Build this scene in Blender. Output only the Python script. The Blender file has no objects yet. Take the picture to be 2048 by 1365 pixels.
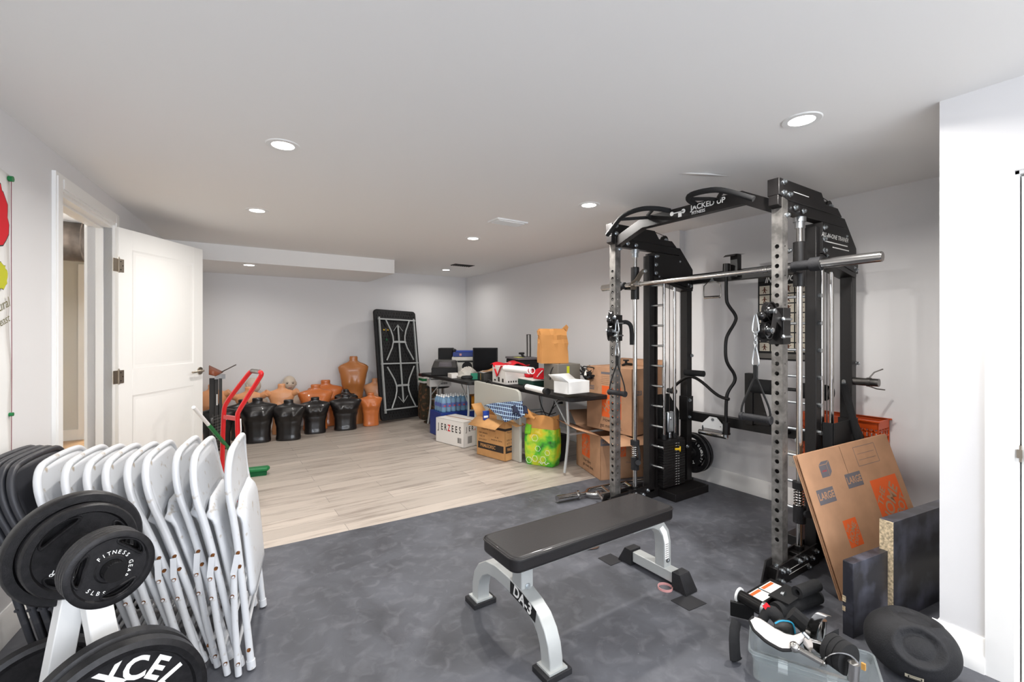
import bpy, bmesh, math, random
from mathutils import Vector as V, Matrix as MX
random.seed(7)
R = math.radians
sc = bpy.context.scene
COL = sc.collection
# ------------------------------------------------------------ camera, world, light, exposure
F, HZ, CH, H = 910.0, 666.0, 1.29, 2.222
YAW = math.atan((1024-421)/F); S_, C_ = math.sin(YAW), math.cos(YAW)
cam = bpy.data.cameras.new('camera'); camo = bpy.data.objects.new('camera', cam); COL.objects.link(camo)
cam.sensor_width = 36; cam.lens = 36*F/2048; cam.shift_y = -(682.5-HZ)/2048
camo.location = (0, 0, CH); camo.rotation_euler = (math.pi/2, 0, -YAW); cam.clip_start = .05
sc.camera = camo
sc.view_settings.view_transform = 'Standard'; sc.view_settings.look = 'None'
sc.view_settings.gamma = 1; sc.view_settings.use_curve_mapping = False
sc.view_settings.exposure = 0.48
w = bpy.data.worlds.new('sky'); sc.world = w; w.use_nodes = True
bg = w.node_tree.nodes['Background']; bg.inputs[0].default_value = (.72, .82, 1, 1); bg.inputs[1].default_value = 1.0
def area(name, loc, rot, sx, sy, power, col=(1, 1, 1)):
    l = bpy.data.lights.new(name, 'AREA'); l.shape = 'RECTANGLE'; l.size = sx; l.size_y = sy; l.energy = power; l.color = col
    o = bpy.data.objects.new(name, l); COL.objects.link(o); o.location = loc; o.rotation_euler = [R(a) for a in rot]; return o
# daylight entering by the two wide windows in the wall behind the camera (wall_back at y = -2.6)
area('window_daylight_left', (-.35, -2.5, 1.35), (90, 0, 0), 1.5, 1.35, 48, (.84, .90, 1))
area('window_daylight_right', (1.55, -2.5, 1.35), (90, 0, 0), 1.5, 1.35, 36, (.95, .97, 1))

def ray(px):
    u = (px-1024)/F; return V((S_+u*C_, C_-u*S_, 0))
def G(px, py, z=0):                       # the point of height z seen at a pixel of the photograph
    d = F*(CH-z)/(py-HZ); r = ray(px)*d; return V((r.x, r.y, z))
def AT(px, py, d):
    r = ray(px)*d; return V((r.x, r.y, CH-(py-HZ)*d/F))
# ------------------------------------------------------------ materials
def lin(c):
    c = c/255; return c/12.92 if c <= .04045 else ((c+.055)/1.055)**2.4
def rgb(c): return tuple(lin(x) for x in c)+(1,)
def mat(name, col, rough=.5, metal=0, noise=0, ns=6, bump=0, bs=60, col2=None, thr=None, trans=0, alpha=1, emit=0, coat=0, ior=1.45):
    m = bpy.data.materials.new(name); m.use_nodes = True; nt = m.node_tree; N = nt.nodes; L = nt.links
    p = N['Principled BSDF']; p.inputs['Base Color'].default_value = rgb(col); p.inputs['Roughness'].default_value = rough
    p.inputs['Metallic'].default_value = metal; p.inputs['IOR'].default_value = ior
    if trans: p.inputs['Transmission Weight'].default_value = trans
    if coat: p.inputs['Coat Weight'].default_value = coat
    if alpha < 1: p.inputs['Alpha'].default_value = alpha
    if emit: p.inputs['Emission Color'].default_value = rgb(col); p.inputs['Emission Strength'].default_value = emit
    if noise or bump or col2:
        tc = N.new('ShaderNodeTexCoord')
        def ntex(s, det=5):
            t = N.new('ShaderNodeTexNoise'); t.inputs['Scale'].default_value = s; t.inputs['Detail'].default_value = det
            L.new(tc.outputs['Object'], t.inputs['Vector']); return t
    if noise or col2:
        t = ntex(ns); cr = N.new('ShaderNodeValToRGB'); L.new(t.outputs['Fac'], cr.inputs[0])
        a, b = thr or (.35, .65)
        cr.color_ramp.elements[0].position = a; cr.color_ramp.elements[1].position = b
        c2 = col2 or tuple(x*(1-noise) for x in col)
        cr.color_ramp.elements[0].color = rgb(col); cr.color_ramp.elements[1].color = rgb(c2)
        L.new(cr.outputs[0], p.inputs['Base Color'])
    if bump:
        t = ntex(bs, 3); b = N.new('ShaderNodeBump'); b.inputs['Strength'].default_value = bump; b.inputs['Distance'].default_value = .01
        L.new(t.outputs['Fac'], b.inputs['Height']); L.new(b.outputs[0], p.inputs['Normal'])
    return m
K = dict(
 wall=mat('wall_paint', (224, 223, 223), .7, bump=.02, bs=90), ceil=mat('ceiling_paint', (240, 239, 237), .8),
 trim=mat('white_gloss_trim', (240, 239, 236), .35), door=mat('white_door_paint', (240, 239, 235), .4),
 hall=mat('hall_paint', (212, 211, 205), .7), warm=mat('warm_room_paint', (240, 214, 160), .7), tile=mat('hall_floor_tile', (190, 165, 140), .5, noise=.12, ns=5),
 black=mat('black_powder_coat', (20, 18, 18), .42, bump=.05, bs=300), blackm=mat('black_matt', (22, 22, 23), .65), blackg=mat('black_gloss', (20, 19, 19), .22),
 blackr=mat('black_rubber', (32, 32, 35), .7, noise=.25, ns=14, bump=.2, bs=220), foam=mat('black_foam', (30, 30, 31), .9, bump=.15, bs=300),
 chrome=mat('chrome', (205, 203, 200), .14, 1), steel=mat('brushed_steel', (150, 147, 143), .32, 1, noise=.25, ns=12), steeld=mat('raw_grey_steel', (158, 155, 151), .36, .75, noise=.3, ns=20),
 zinc=mat('zinc_bolt', (200, 205, 208), .28, 1), nickel=mat('satin_nickel', (170, 160, 146), .35, 1),
 silver=mat('silver_grey_paint', (178, 181, 180), .38, .25), vinyl=mat('black_vinyl', (26, 24, 25), .42, bump=.05, bs=120, coat=.15),
 iron=mat('black_cast_iron', (36, 35, 37), .4, .3, noise=.3, ns=60, bump=.12, bs=420), white=mat('white_paint', (236, 236, 234), .4),
 wtext=mat('white_print', (238, 238, 235), .6), card=mat('brown_cardboard', (178, 136, 104), .85, noise=.06, ns=10), card2=mat('tan_cardboard', (196, 146, 92), .8, noise=.06, ns=10),
 cardin=mat('cardboard_inside', (205, 160, 115), .85), wcard=mat('white_cardboard', (226, 222, 216), .7), orange=mat('orange_print', (222, 96, 40), .75),
 orplas=mat('orange_plastic', (225, 88, 30), .4), greyp=mat('grey_print', (100, 96, 100), .8), bprint=mat('black_print', (44, 36, 32), .8), bluep=mat('blue_grey_print', (105, 98, 135), .8),
 red=mat('red_paint', (205, 24, 30), .25, coat=.4), green=mat('green_plastic', (22, 116, 62), .4), gplas=mat('grey_plastic', (178, 177, 168), .55, bump=.03, bs=80),
 tan=mat('tan_plastic_skin', (226, 160, 112), .32, coat=.2), orskin=mat('orange_tan_plastic', (200, 112, 56), .3, coat=.3), brskin=mat('brown_tan_plastic', (172, 108, 56), .32, coat=.25),
 bskin=mat('black_torso_plastic', (24, 21, 21), .3, coat=.3), pale=mat('pale_mannequin_skin', (205, 190, 172), .45), 
 wpaint=mat('chipped_white_paint', (214, 216, 219), .42, .1, ns=22, col2=(176, 164, 148), thr=(.62, .72)), dpaint=mat('worn_dark_grey_paint', (52, 53, 58), .42, .1, ns=18, col2=(92, 90, 90), thr=(.6, .8)),
 rust=mat('rusty_rivet', (150, 92, 40), .6, .4, noise=.5, ns=60), paper=mat('kraft_paper', (196, 138, 78), .8, bump=.3, bs=12), glassb=mat('screen_glass', (10, 10, 12), .3, ior=1.25),
 wood=mat('board_edge_chipboard', (218, 196, 160), .9, noise=.35, ns=90), lam=mat('black_laminate', (38, 38, 44), .3, noise=.25, ns=7, col2=(92, 94, 108), thr=(.46, .72)),
 clear=mat('clear_plastic', (222, 234, 236), .12, trans=.8, alpha=.5), shrink=mat('clear_film', (225, 225, 225), .12, alpha=.12), bottle=mat('water_bottle_plastic', (120, 175, 215), .1, alpha=.6),
 blue=mat('blue_print', (40, 70, 160), .5), dblue=mat('blue_box', (32, 56, 130), .4), redc=mat('red_cloth', (205, 20, 35), .8), yellow=mat('yellow_plastic', (235, 190, 20), .4),
 lime=mat('yellow_green_sticker', (196, 200, 40), .5), bcloth=mat('banner_cloth', (232, 231, 228), .85, bump=.1, bs=6), grey=mat('mid_grey_metal', (120, 117, 112), .5, .4), dgrey=mat('dark_grey_plastic', (56, 54, 52), .5),
 wcloth=mat('white_padding', (204, 200, 199), .85, bump=.1, bs=20), brown=mat('brown_board', (130, 66, 36), .5), pink=mat('pink_rubber', (205, 150, 148), .5), outlet=mat('outlet_plastic', (232, 228, 218), .4),
 lamp=mat('lamp_diffuser', (255, 250, 244), .5, emit=9), teal=mat('teal_trim', (30, 140, 175), .5), dark=mat('dark_void', (12, 12, 12), .9), duct=mat('brown_duct', (110, 98, 88), .5, noise=.35, ns=8, bump=.3, bs=10),
 patch=mat('dark_rubber_patch', (34, 34, 37), .6), gold=mat('gold_print', (200, 150, 80), .5))
# ------------------------------------------------------------ mesh builder
def frame(o, x, y):
    x = V(x).normalized(); y = V(y); z = x.cross(y).normalized(); y = z.cross(x)
    m = MX((x, y, z)).transposed().to_4x4(); m.translation = V(o); return m
FY = lambda x, y, z: frame((x, y, z), (1, 0, 0), (0, 0, 1))      # writing on a face that looks towards -y
FX = lambda x, y, z: frame((x, y, z), (0, -1, 0), (0, 0, 1))     # writing on a face that looks towards -x
def TR(x=0, y=0, z=0, rx=0, ry=0, rz=0):
    return MX.Translation((x, y, z)) @ MX.Rotation(R(rz), 4, 'Z') @ MX.Rotation(R(ry), 4, 'Y') @ MX.Rotation(R(rx), 4, 'X')
class B:
    def __init__(s, m='black'):
        s.v = []; s.f = []; s.fm = []; s.mats = []; s.X = None; s.m(m)
    def m(s, k):
        k = K[k] if isinstance(k, str) else k
        if k not in s.mats: s.mats.append(k)
        s.c = s.mats.index(k); return s
    def add(s, vs, fs, M=None):
        n = len(s.v)
        for p in vs:
            p = V(p)
            if M is not None: p = M @ p
            if s.X is not None: p = s.X @ p
            s.v.append(p)
        for f in fs: s.f.append([i+n for i in f]); s.fm.append(s.c)
        return s
    def box(s, c, d, M=None):
        x, y, z = c; a, b, e = d[0]/2, d[1]/2, d[2]/2
        vs = [(x+i*a, y+j*b, z+k*e) for k in (-1, 1) for j in (-1, 1) for i in (-1, 1)]
        return s.add(vs, [(0, 2, 3, 1), (4, 5, 7, 6), (0, 1, 5, 4), (2, 6, 7, 3), (0, 4, 6, 2), (1, 3, 7, 5)], M)
    def bb(s, a, b, M=None):
        return s.box([(a[i]+b[i])/2 for i in range(3)], [abs(b[i]-a[i]) for i in range(3)], M)
    def bar(s, p, q, w, h, up=(0, 0, 1)):                        # rectangular bar from p to q
        p, q = V(p), V(q); x = (q-p).normalized(); up = V(up)
        if abs(x.dot(up)) > .99: up = V((0, 1, 0))
        z = (up-x*up.dot(x)).normalized(); m = frame(p, x, z.cross(x)); L = (q-p).length
        return s.box((L/2, 0, 0), (L, w, h), m)
    def cyl(s, p, q, r, r2=None, n=14, cap=True):
        p, q = V(p), V(q); r2 = r if r2 is None else r2; a = (q-p).normalized()
        u = a.orthogonal().normalized(); w_ = a.cross(u); vs = []
        for c, rr in ((p, r), (q, r2)):
            for i in range(n):
                t = 2*math.pi*i/n; vs.append(c+u*math.cos(t)*rr+w_*math.sin(t)*rr)
        fs = [(i, (i+1) % n, n+(i+1) % n, n+i) for i in range(n)]
        if cap: fs += [tuple(range(n))[::-1], tuple(range(n, 2*n))]
        return s.add(vs, fs)
    def tube(s, pts, r, n=10, closed=False, sm=0, cap=True, flat=1):
        pts = [V(p) for p in pts]
        for _ in range(sm):                                       # corner cutting
            q = []
            m_ = len(pts)
            for i in range(m_ if closed else m_-1):
                a, b = pts[i], pts[(i+1) % m_]
                q += [a*.75+b*.25, a*.25+b*.75]
            if not closed: q[0] = pts[0]; q[-1] = pts[-1]
            pts = q
        m_ = len(pts); T_ = []
        for i in range(m_):
            a = pts[i-1] if (i or closed) else pts[0]; b = pts[(i+1) % m_] if (i < m_-1 or closed) else pts[-1]
            T_.append((b-a).normalized())
        u = T_[0].orthogonal().normalized(); vs = []
        for i in range(m_):
            t = T_[i]; u = (u-t*u.dot(t)).normalized(); w_ = t.cross(u)
            rr = r[i*len(r)//m_] if isinstance(r, (list, tuple)) else r
            for j in range(n):
                a = 2*math.pi*j/n; vs.append(pts[i]+u*math.cos(a)*rr+w_*math.sin(a)*rr*flat)
        fs = []
        for i in range(m_ if closed else m_-1):
            k = (i+1) % m_
            fs += [(i*n+j, i*n+(j+1) % n, k*n+(j+1) % n, k*n+j) for j in range(n)]
        if not closed and cap: fs += [tuple(range(n))[::-1], tuple(range((m_-1)*n, m_*n))]
        return s.add(vs, fs)
    def lathe(s, prof, M=None, n=32, closed=False):
        vs = []; m_ = len(prof)
        for r, z in prof:
            for i in range(n):
                a = 2*math.pi*i/n; vs.append((r*math.cos(a), r*math.sin(a), z))
        fs = []
        for i in range(m_ if closed else m_-1):
            k = (i+1) % m_
            fs += [(i*n+j, i*n+(j+1) % n, k*n+(j+1) % n, k*n+j) for j in range(n)]
        if not closed: fs += [tuple(range(n))[::-1], tuple(range((m_-1)*n, m_*n))]
        return s.add(vs, fs, M)
    def prism(s, pts, t, M=None):                                 # 2D outline in xy, thickness t along +z
        n = len(pts); vs = [(x, y, 0) for x, y in pts]+[(x, y, t) for x, y in pts]
        fs = [(i, (i+1) % n, n+(i+1) % n, n+i) for i in range(n)]+[tuple(range(n))[::-1], tuple(range(n, 2*n))]
        return s.add(vs, fs, M)
    def sph(s, c, r, n=16, M=None):
        r = r if isinstance(r, (list, tuple)) else (r, r, r); m_ = n//2; vs = []
        for i in range(1, m_):
            a = math.pi*i/m_
            for j in range(n):
                b = 2*math.pi*j/n
                vs.append((c[0]+r[0]*math.sin(a)*math.cos(b), c[1]+r[1]*math.sin(a)*math.sin(b), c[2]+r[2]*math.cos(a)))
        vs += [(c[0], c[1], c[2]+r[2]), (c[0], c[1], c[2]-r[2])]; t = len(vs)-2; fs = []
        for i in range(m_-2):
            fs += [(i*n+j, i*n+(j+1) % n, (i+1)*n+(j+1) % n, (i+1)*n+j) for j in range(n)]
        fs += [(t, (j+1) % n, j) for j in range(n)]+[(t+1, (m_-2)*n+j, (m_-2)*n+(j+1) % n) for j in range(n)]
        return s.add(vs, fs, M)
    def rings(s, rs, cap=True, M=None, closed=True):
        n = len(rs[0]); vs = [p for r in rs for p in r]; fs = []
        for i in range(len(rs)-1):
            fs += [(i*n+j, i*n+(j+1) % n, (i+1)*n+(j+1) % n, (i+1)*n+j) for j in range(n if closed else n-1)]
        if cap and closed: fs += [tuple(range(n))[::-1], tuple(range((len(rs)-1)*n, len(rs)*n))]
        return s.add(vs, fs, M)
    def grid(s, fn, nu, nv, M=None):
        return s.rings([[fn(i/nu, j/nv) for i in range(nu+1)] for j in range(nv+1)], False, M, False)
    def text(s, body, size, M, al='CENTER', off=0, ext=0, sx=1, shear=0):
        c = bpy.data.curves.new('t', 'FONT'); c.body = body; c.size = size; c.align_x = al; c.align_y = 'CENTER'; c.offset = off*size; c.extrude = ext; c.resolution_u = 3; c.shear = shear
        o = bpy.data.objects.new('t', c); COL.objects.link(o); me = bpy.data.meshes.new_from_object(o)
        s.add([(v.co.x*sx, v.co.y, v.co.z) for v in me.vertices], [tuple(p.vertices) for p in me.polygons], M)
        bpy.data.objects.remove(o); bpy.data.curves.remove(c); bpy.data.meshes.remove(me); return s
    def out(s, name, parent=None, label=None, bev=0, sub=0, solid=0, ang=35, smooth=True, seg=2, cut=None):
        me = bpy.data.meshes.new(name); me.from_pydata(s.v, [], s.f)
        for m in s.mats: me.materials.append(m)
        me.polygons.foreach_set('material_index', s.fm)
        bm = bmesh.new(); bm.from_mesh(me)
        bmesh.ops.recalc_face_normals(bm, faces=bm.faces); bm.to_mesh(me); bm.free()
        if cut:
            oa = bpy.data.objects.new('a', me); COL.objects.link(oa); cm = bpy.data.meshes.new('c'); cm.from_pydata(cut.v, [], cut.f)
            bm = bmesh.new(); bm.from_mesh(cm); bmesh.ops.recalc_face_normals(bm, faces=bm.faces); bm.to_mesh(cm); bm.free()
            oc = bpy.data.objects.new('c', cm); COL.objects.link(oc); md = oa.modifiers.new('b', 'BOOLEAN'); md.object = oc; md.operation = 'DIFFERENCE'; md.solver = 'EXACT'
            dg = bpy.context.evaluated_depsgraph_get(); dg.update(); me2 = bpy.data.meshes.new_from_object(oa.evaluated_get(dg))
            bpy.data.objects.remove(oa); bpy.data.objects.remove(oc); me = me2; me.name = name
        if smooth:
            me.polygons.foreach_set('use_smooth', [True]*len(me.polygons)); me.set_sharp_from_angle(angle=R(ang))
        o = bpy.data.objects.new(name, me); COL.objects.link(o)
        if parent: o.parent = parent
        if solid: md = o.modifiers.new('solid', 'SOLIDIFY'); md.thickness = solid; md.offset = 0
        if sub: md = o.modifiers.new('sub', 'SUBSURF'); md.levels = sub; md.render_levels = sub
        if bev:
            md = o.modifiers.new('bev', 'BEVEL'); md.width = bev; md.segments = seg; md.limit_method = 'ANGLE'; md.angle_limit = R(40); md.harden_normals = False
        if label: o['label'] = label
        return o
def tag(o, label, cat, group=None, kind=None):
    if label: o['label'] = label
    if cat: o['category'] = cat
    if group: o['group'] = group
    if kind: o['kind'] = kind
    return o
def T(name, label, cat, loc=(0, 0, 0), rz=0, group=None, M=None):
    o = bpy.data.objects.new(name, None); COL.objects.link(o); o.empty_display_size = .05
    if M is not None: o.matrix_world = M
    else: o.location = loc; o.rotation_euler = (0, 0, R(rz))
    return tag(o, label, cat, group)
def one(b, name, label, cat, loc=(0, 0, 0), rz=0, group=None, M=None, **k):
    o = b.out(name, **k)
    if M is not None: o.matrix_world = M
    else: o.location = loc; o.rotation_euler = (0, 0, R(rz))
    return tag(o, label, cat, group)
def struct(name, b, **k): return tag(b.out(name, **k), None, None, None, 'structure')
def dup(root, loc=None, rz=None, label=None, group=None, M=None):
    def cp(o, p):
        c = o.copy(); COL.objects.link(c)
        if p: c.parent = p
        for ch in list(o.children): cp(ch, c)
        return c
    c = cp(root, None)
    if M is not None: c.matrix_world = M
    else:
        if loc is not None: c.location = loc
        if rz is not None: c.rotation_euler = (0, 0, R(rz))
    if label: c['label'] = label
    if group: c['group'] = group
    return c
# ============================================================ THE ROOM
XR, YF, XC, YC = 3.615, 6.88, 2.45, .577
def plank_floor():
    m = bpy.data.materials.new('plank_tile_floor'); m.use_nodes = True; nt = m.node_tree; N = nt.nodes; L = nt.links; p = N['Principled BSDF']
    tc = N.new('ShaderNodeTexCoord'); mp = N.new('ShaderNodeMapping'); L.new(tc.outputs['Object'], mp.inputs[0])
    br = N.new('ShaderNodeTexBrick'); L.new(mp.outputs[0], br.inputs['Vector']); br.offset = .37; br.inputs['Scale'].default_value = 1
    br.inputs['Brick Width'].default_value = 1.2; br.inputs['Row Height'].default_value = .152; br.inputs['Mortar Size'].default_value = .0025
    br.inputs['Color1'].default_value = rgb((188, 177, 166)); br.inputs['Color2'].default_value = rgb((168, 158, 148)); br.inputs['Mortar'].default_value = rgb((150, 142, 134))
    mp2 = N.new('ShaderNodeMapping'); mp2.inputs['Scale'].default_value = (1.3, 15, 1); L.new(tc.outputs['Object'], mp2.inputs[0])
    n = N.new('ShaderNodeTexNoise'); n.inputs['Scale'].default_value = 1.3; n.inputs['Detail'].default_value = 8; n.inputs['Roughness'].default_value = .65; L.new(mp2.outputs[0], n.inputs['Vector'])
    cr = N.new('ShaderNodeValToRGB'); cr.color_ramp.elements[0].position = .50; cr.color_ramp.elements[1].position = .72
    cr.color_ramp.elements[0].color = (1, 1, 1, 1); cr.color_ramp.elements[1].color = (.50, .47, .45, 1); L.new(n.outputs['Fac'], cr.inputs[0])
    n2 = N.new('ShaderNodeTexNoise'); n2.inputs['Scale'].default_value = 1.1; n2.inputs['Detail'].default_value = 2; L.new(tc.outputs['Object'], n2.inputs['Vector'])
    mm = N.new('ShaderNodeMapRange'); mm.inputs[1].default_value = .4; mm.inputs[2].default_value = .6; L.new(n2.outputs['Fac'], mm.inputs[0])
    mx = N.new('ShaderNodeMix'); mx.data_type = 'RGBA'; mx.blend_type = 'MULTIPLY'; mx.inputs[0].default_value = 1
    L.new(br.outputs['Color'], mx.inputs[6]); L.new(cr.outputs[0], mx.inputs[7]); L.new(mx.outputs[2], p.inputs['Base Color']); p.inputs['Roughness'].default_value = .45
    return m
def rubber_mat():
    m = bpy.data.materials.new('dusty_black_rubber_mat'); m.use_nodes = True; nt = m.node_tree; N = nt.nodes; L = nt.links; p = N['Principled BSDF']
    tc = N.new('ShaderNodeTexCoord')
    def nz(s, d, dist=0):
        n = N.new('ShaderNodeTexNoise'); n.inputs['Scale'].default_value = s; n.inputs['Detail'].default_value = d; n.inputs['Distortion'].default_value = dist; L.new(tc.outputs['Object'], n.inputs['Vector']); return n
    a = nz(2.2, 7, 1.2); c = N.new('ShaderNodeValToRGB'); L.new(a.outputs['Fac'], c.inputs[0])
    c.color_ramp.elements[0].position = .3; c.color_ramp.elements[0].color = rgb((60, 61, 66)); c.color_ramp.elements[1].position = .75; c.color_ramp.elements[1].color = rgb((92, 94, 101))
    b = nz(15, 10, .7); c2 = N.new('ShaderNodeValToRGB'); L.new(b.outputs['Fac'], c2.inputs[0])
    c2.color_ramp.elements[0].position = .5; c2.color_ramp.elements[0].color = (0, 0, 0, 1); c2.color_ramp.elements[1].position = .8; c2.color_ramp.elements[1].color = (.42, .42, .42, 1)
    v = nz(75, 2); c3 = N.new('ShaderNodeValToRGB'); L.new(v.outputs['Fac'], c3.inputs[0])
    c3.color_ramp.elements[0].position = .77; c3.color_ramp.elements[0].color = (0, 0, 0, 1); c3.color_ramp.elements[1].position = .79; c3.color_ramp.elements[1].color = (.6, .6, .6, 1)
    mx = N.new('ShaderNodeMix'); mx.data_type = 'RGBA'; L.new(c2.outputs[0], mx.inputs[0]); L.new(c.outputs[0], mx.inputs[6]); mx.inputs[7].default_value = rgb((122, 122, 128))
    m2 = N.new('ShaderNodeMix'); m2.data_type = 'RGBA'; L.new(c3.outputs[0], m2.inputs[0]); L.new(mx.outputs[2], m2.inputs[6]); m2.inputs[7].default_value = rgb((180, 178, 176))
    L.new(m2.outputs[2], p.inputs['Base Color']); p.inputs['Roughness'].default_value = .55
    bp = N.new('ShaderNodeBump'); bp.inputs['Strength'].default_value = .2; bp.inputs['Distance'].default_value = .01; L.new(b.outputs['Fac'], bp.inputs['Height']); L.new(bp.outputs[0], p.inputs['Normal'])
    return m
fl = B(plank_floor()); fl.bb((-3.2, -2.9, -.1), (4.2, 8.8, -.003)); struct('floor', fl)
b = B(rubber_mat()); n = 14                                        # rubber mat with a slightly wandering edge
e0, e1 = V((-.74, 3.13)), V((3.6, 2.93))
pts = [(-1.28, -2.5), (2.43, -2.5), (2.43, .6), (3.59, .6)]+[tuple(e1+(e0-e1)*i/n+V((0, random.uniform(-.004, .004)))) for i in range(n+1)]
b.prism(pts, .008, TR(0, 0, -.008))
one(b, 'rubber_gym_mat', 'large dusty black rubber mat covering the near half of the plank floor', 'floor mat')
b = B('wall'); b.bb((-.6, YF, 0), (XR+.1, YF+.1, H)); struct('wall_far', b)
b = B('wall'); b.bb((XR, YC-.2, 0), (XR+.1, YF, H)); b.bb((XR-.07, 2.6, 0), (XR, 2.93, H)); struct('wall_right', b)
b = B('wall'); b.bb((XC, -2.6, 0), (XR+.1, -.9, H)); b.bb((XC, -.9, 1.88), (XC+.1, .37, H)); b.bb((XC, .37, 0), (XC+.1, YC, H)); b.bb((XC+.1, YC-.1, 0), (XR, YC, H)); b.bb((XC+.9, -.9, 0), (XR+.1, YC-.1, H)); struct('wall_closet', b)
b = B('wall')                                                        # back wall with two window openings
for a in (((-1.6, 0), (2.6, .65)), ((-1.6, 2.05), (2.6, H)), ((-1.6, .65), (-1.15, 2.05)), ((.45, .65), (.75, 2.05)), ((2.35, .65), (2.6, 2.05))): b.bb((a[0][0], -2.7, a[0][1]), (a[1][0], -2.6, a[1][1]))
struct('wall_back', b)
for i, x in enumerate((-.35, 1.55)):
    b = B('trim')
    for s in (-1, 1): b.bb((x+s*.8-.04, -2.62, .62), (x+s*.8+.04, -2.57, 2.08)); b.bb((x-.84, -2.62, 1.35+s*.72-.04), (x+.84, -2.57, 1.35+s*.72+.04))
    b.bb((x-.02, -2.66, .65), (x+.02, -2.62, 2.05)); b.bb((x-.8, -2.66, 1.33), (x+.8, -2.62, 1.37)); struct('window_%d' % (i+1), b)
b = B('ceil'); b.bb((-3.2, -2.7, H), (XR+.6, 8.8, H+.1)); struct('ceiling', b)
b = B('ceil'); b.bb((-.5, 5.69, 2.05), (1.965, YF, H)); struct('ceiling_soffit', b)
# left wall stands at a slight angle: s runs along it, n looks into the room
LW0 = V((-.725, 2.736, 0)); LD = V((.334, 2.878, 0)).normalized(); LN = V((LD.y, -LD.x, 0))
LM = frame(LW0, LD, LN*-1)                                           # x along wall, y into the wall, z: x cross y
LM = MX(((LD.x, -LN.x, 0, LW0.x), (LD.y, -LN.y, 0, LW0.y), (0, 0, 1, 0), (0, 0, 0, 1)))
SA, SB, ZT, WT = .56, 1.40, 2.03, .13
def lout(name, b): o = struct(name, b); o.matrix_world = LM; return o
b = B('wall'); b.bb((-5.6, 0, 0), (SA, WT, H)); b.bb((SB, 0, 0), (4.4, WT, H)); b.bb((SA, 0, ZT), (SB, WT, H)); lout('wall_left', b)
b = B('trim')                                                        # casing and jamb of the left doorway
cw = .085
for s0, s1 in ((SA-cw, SA), (SB, SB+cw)): b.bb((s0, -.016, 0), (s1, 0, ZT+cw)); b.bb((s0+.012, -.022, 0), (s1-.02, -.016, ZT+cw-.02))
b.bb((SA, -.016, ZT), (SB, 0, ZT+cw)); b.bb((SA, -.022, ZT+.015), (SB, -.016, ZT+cw-.02))
b.bb((SA-.02, -.002, 0), (SA+.0, WT+.002, ZT)); b.bb((SB, -.002, 0), (SB+.02, WT+.002, ZT)); b.bb((SA, -.002, ZT-.018), (SB, WT+.002, ZT))
b.bb((SA, .045, 0), (SA+.012, .085, ZT-.018)); b.bb((SB-.012, .045, 0), (SB, .085, ZT-.018)); b.bb((SA, .045, ZT-.03), (SB, .085, ZT-.018))
for s0, s1 in ((SA-cw, SA), (SB, SB+cw)): b.bb((s0, WT, 0), (s1, WT+.016, ZT+cw))
lout('door_casing', b)
# hall behind the doorway
hx = LM @ V((0, 3.0, 0))
b = B('hall'); b.bb((-3.2, 2.2, 0), (-3.1, 8.8, H)); b.bb((-3.1, 2.2, 0), (-1.0, 2.3, H)); struct('wall_hall_left', b)
EY = 7.45; b = B('hall'); b.bb((-3.1, EY, 0), (-1.24, EY+.1, H)); b.bb((-1.24, EY, 2.03), (-.42, EY+.1, H)); b.bb((-.42, EY, 0), (-.1, EY+.1, H)); struct('wall_hall_end', b)
b = B('trim'); b.bb((-1.325, EY-.018, 0), (-1.24, EY, 2.115)); b.bb((-1.24, EY-.018, 2.03), (-.4, EY, 2.115)); b.bb((-1.24, EY, 0), (-1.225, EY+.1, 2.03)); struct('trim_1', b)
b = B('trim'); b.bb((-3.1, EY-.015, 0), (-1.325, EY, .13)); struct('baseboard_hall', b)
b = B('warm'); b.bb((-3.0, 8.7, 0), (.5, 8.8, H)); b.bb((-.2, EY+.1, 0), (-.1, 8.7, H)); b.bb((-1.2, 8.685, 0), (.3, 8.70, .13)); struct('wall_far_room', b)
b = B('tile'); b.bb((-3.1, 2.3, -.004), (-.75, EY, .002), ); o = struct('floor_hall', b)
b = B('duct'); b.tube([(-2.9, 5.1, 2.06), (-1.5, 5.2, 2.07), (-.62, 5.35, 2.06)], .165, 24)
for i in range(14):
    x = -2.8+i*.16; b.tube([(x, 5.12+math.cos(a)*.168+.08*(x+2.8)/2.2, 2.06+math.sin(a)*.168) for a in [k*math.pi/10 for k in range(20)]], .006, 5, closed=True)
one(b, 'air_duct', 'fat brown-grey air duct under the hall ceiling, seen through the open doorway', 'duct')
pl = bpy.data.lights.new('hall_fill_light', 'POINT'); pl.energy = 45; pl.shadow_soft_size = .1; o = bpy.data.objects.new('hall_fill_light', pl); COL.objects.link(o); o.location = (-1.6, 4.3, 2.05)  # added point light that only brightens the hall, no fixture modelled
pl = bpy.data.lights.new('warm_room_lamp', 'POINT'); pl.energy = 60; pl.color = (1, .88, .66); pl.shadow_soft_size = .1; o = bpy.data.objects.new('warm_room_lamp', pl); COL.objects.link(o); o.location = (-1.0, 8.1, 2.0)
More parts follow.
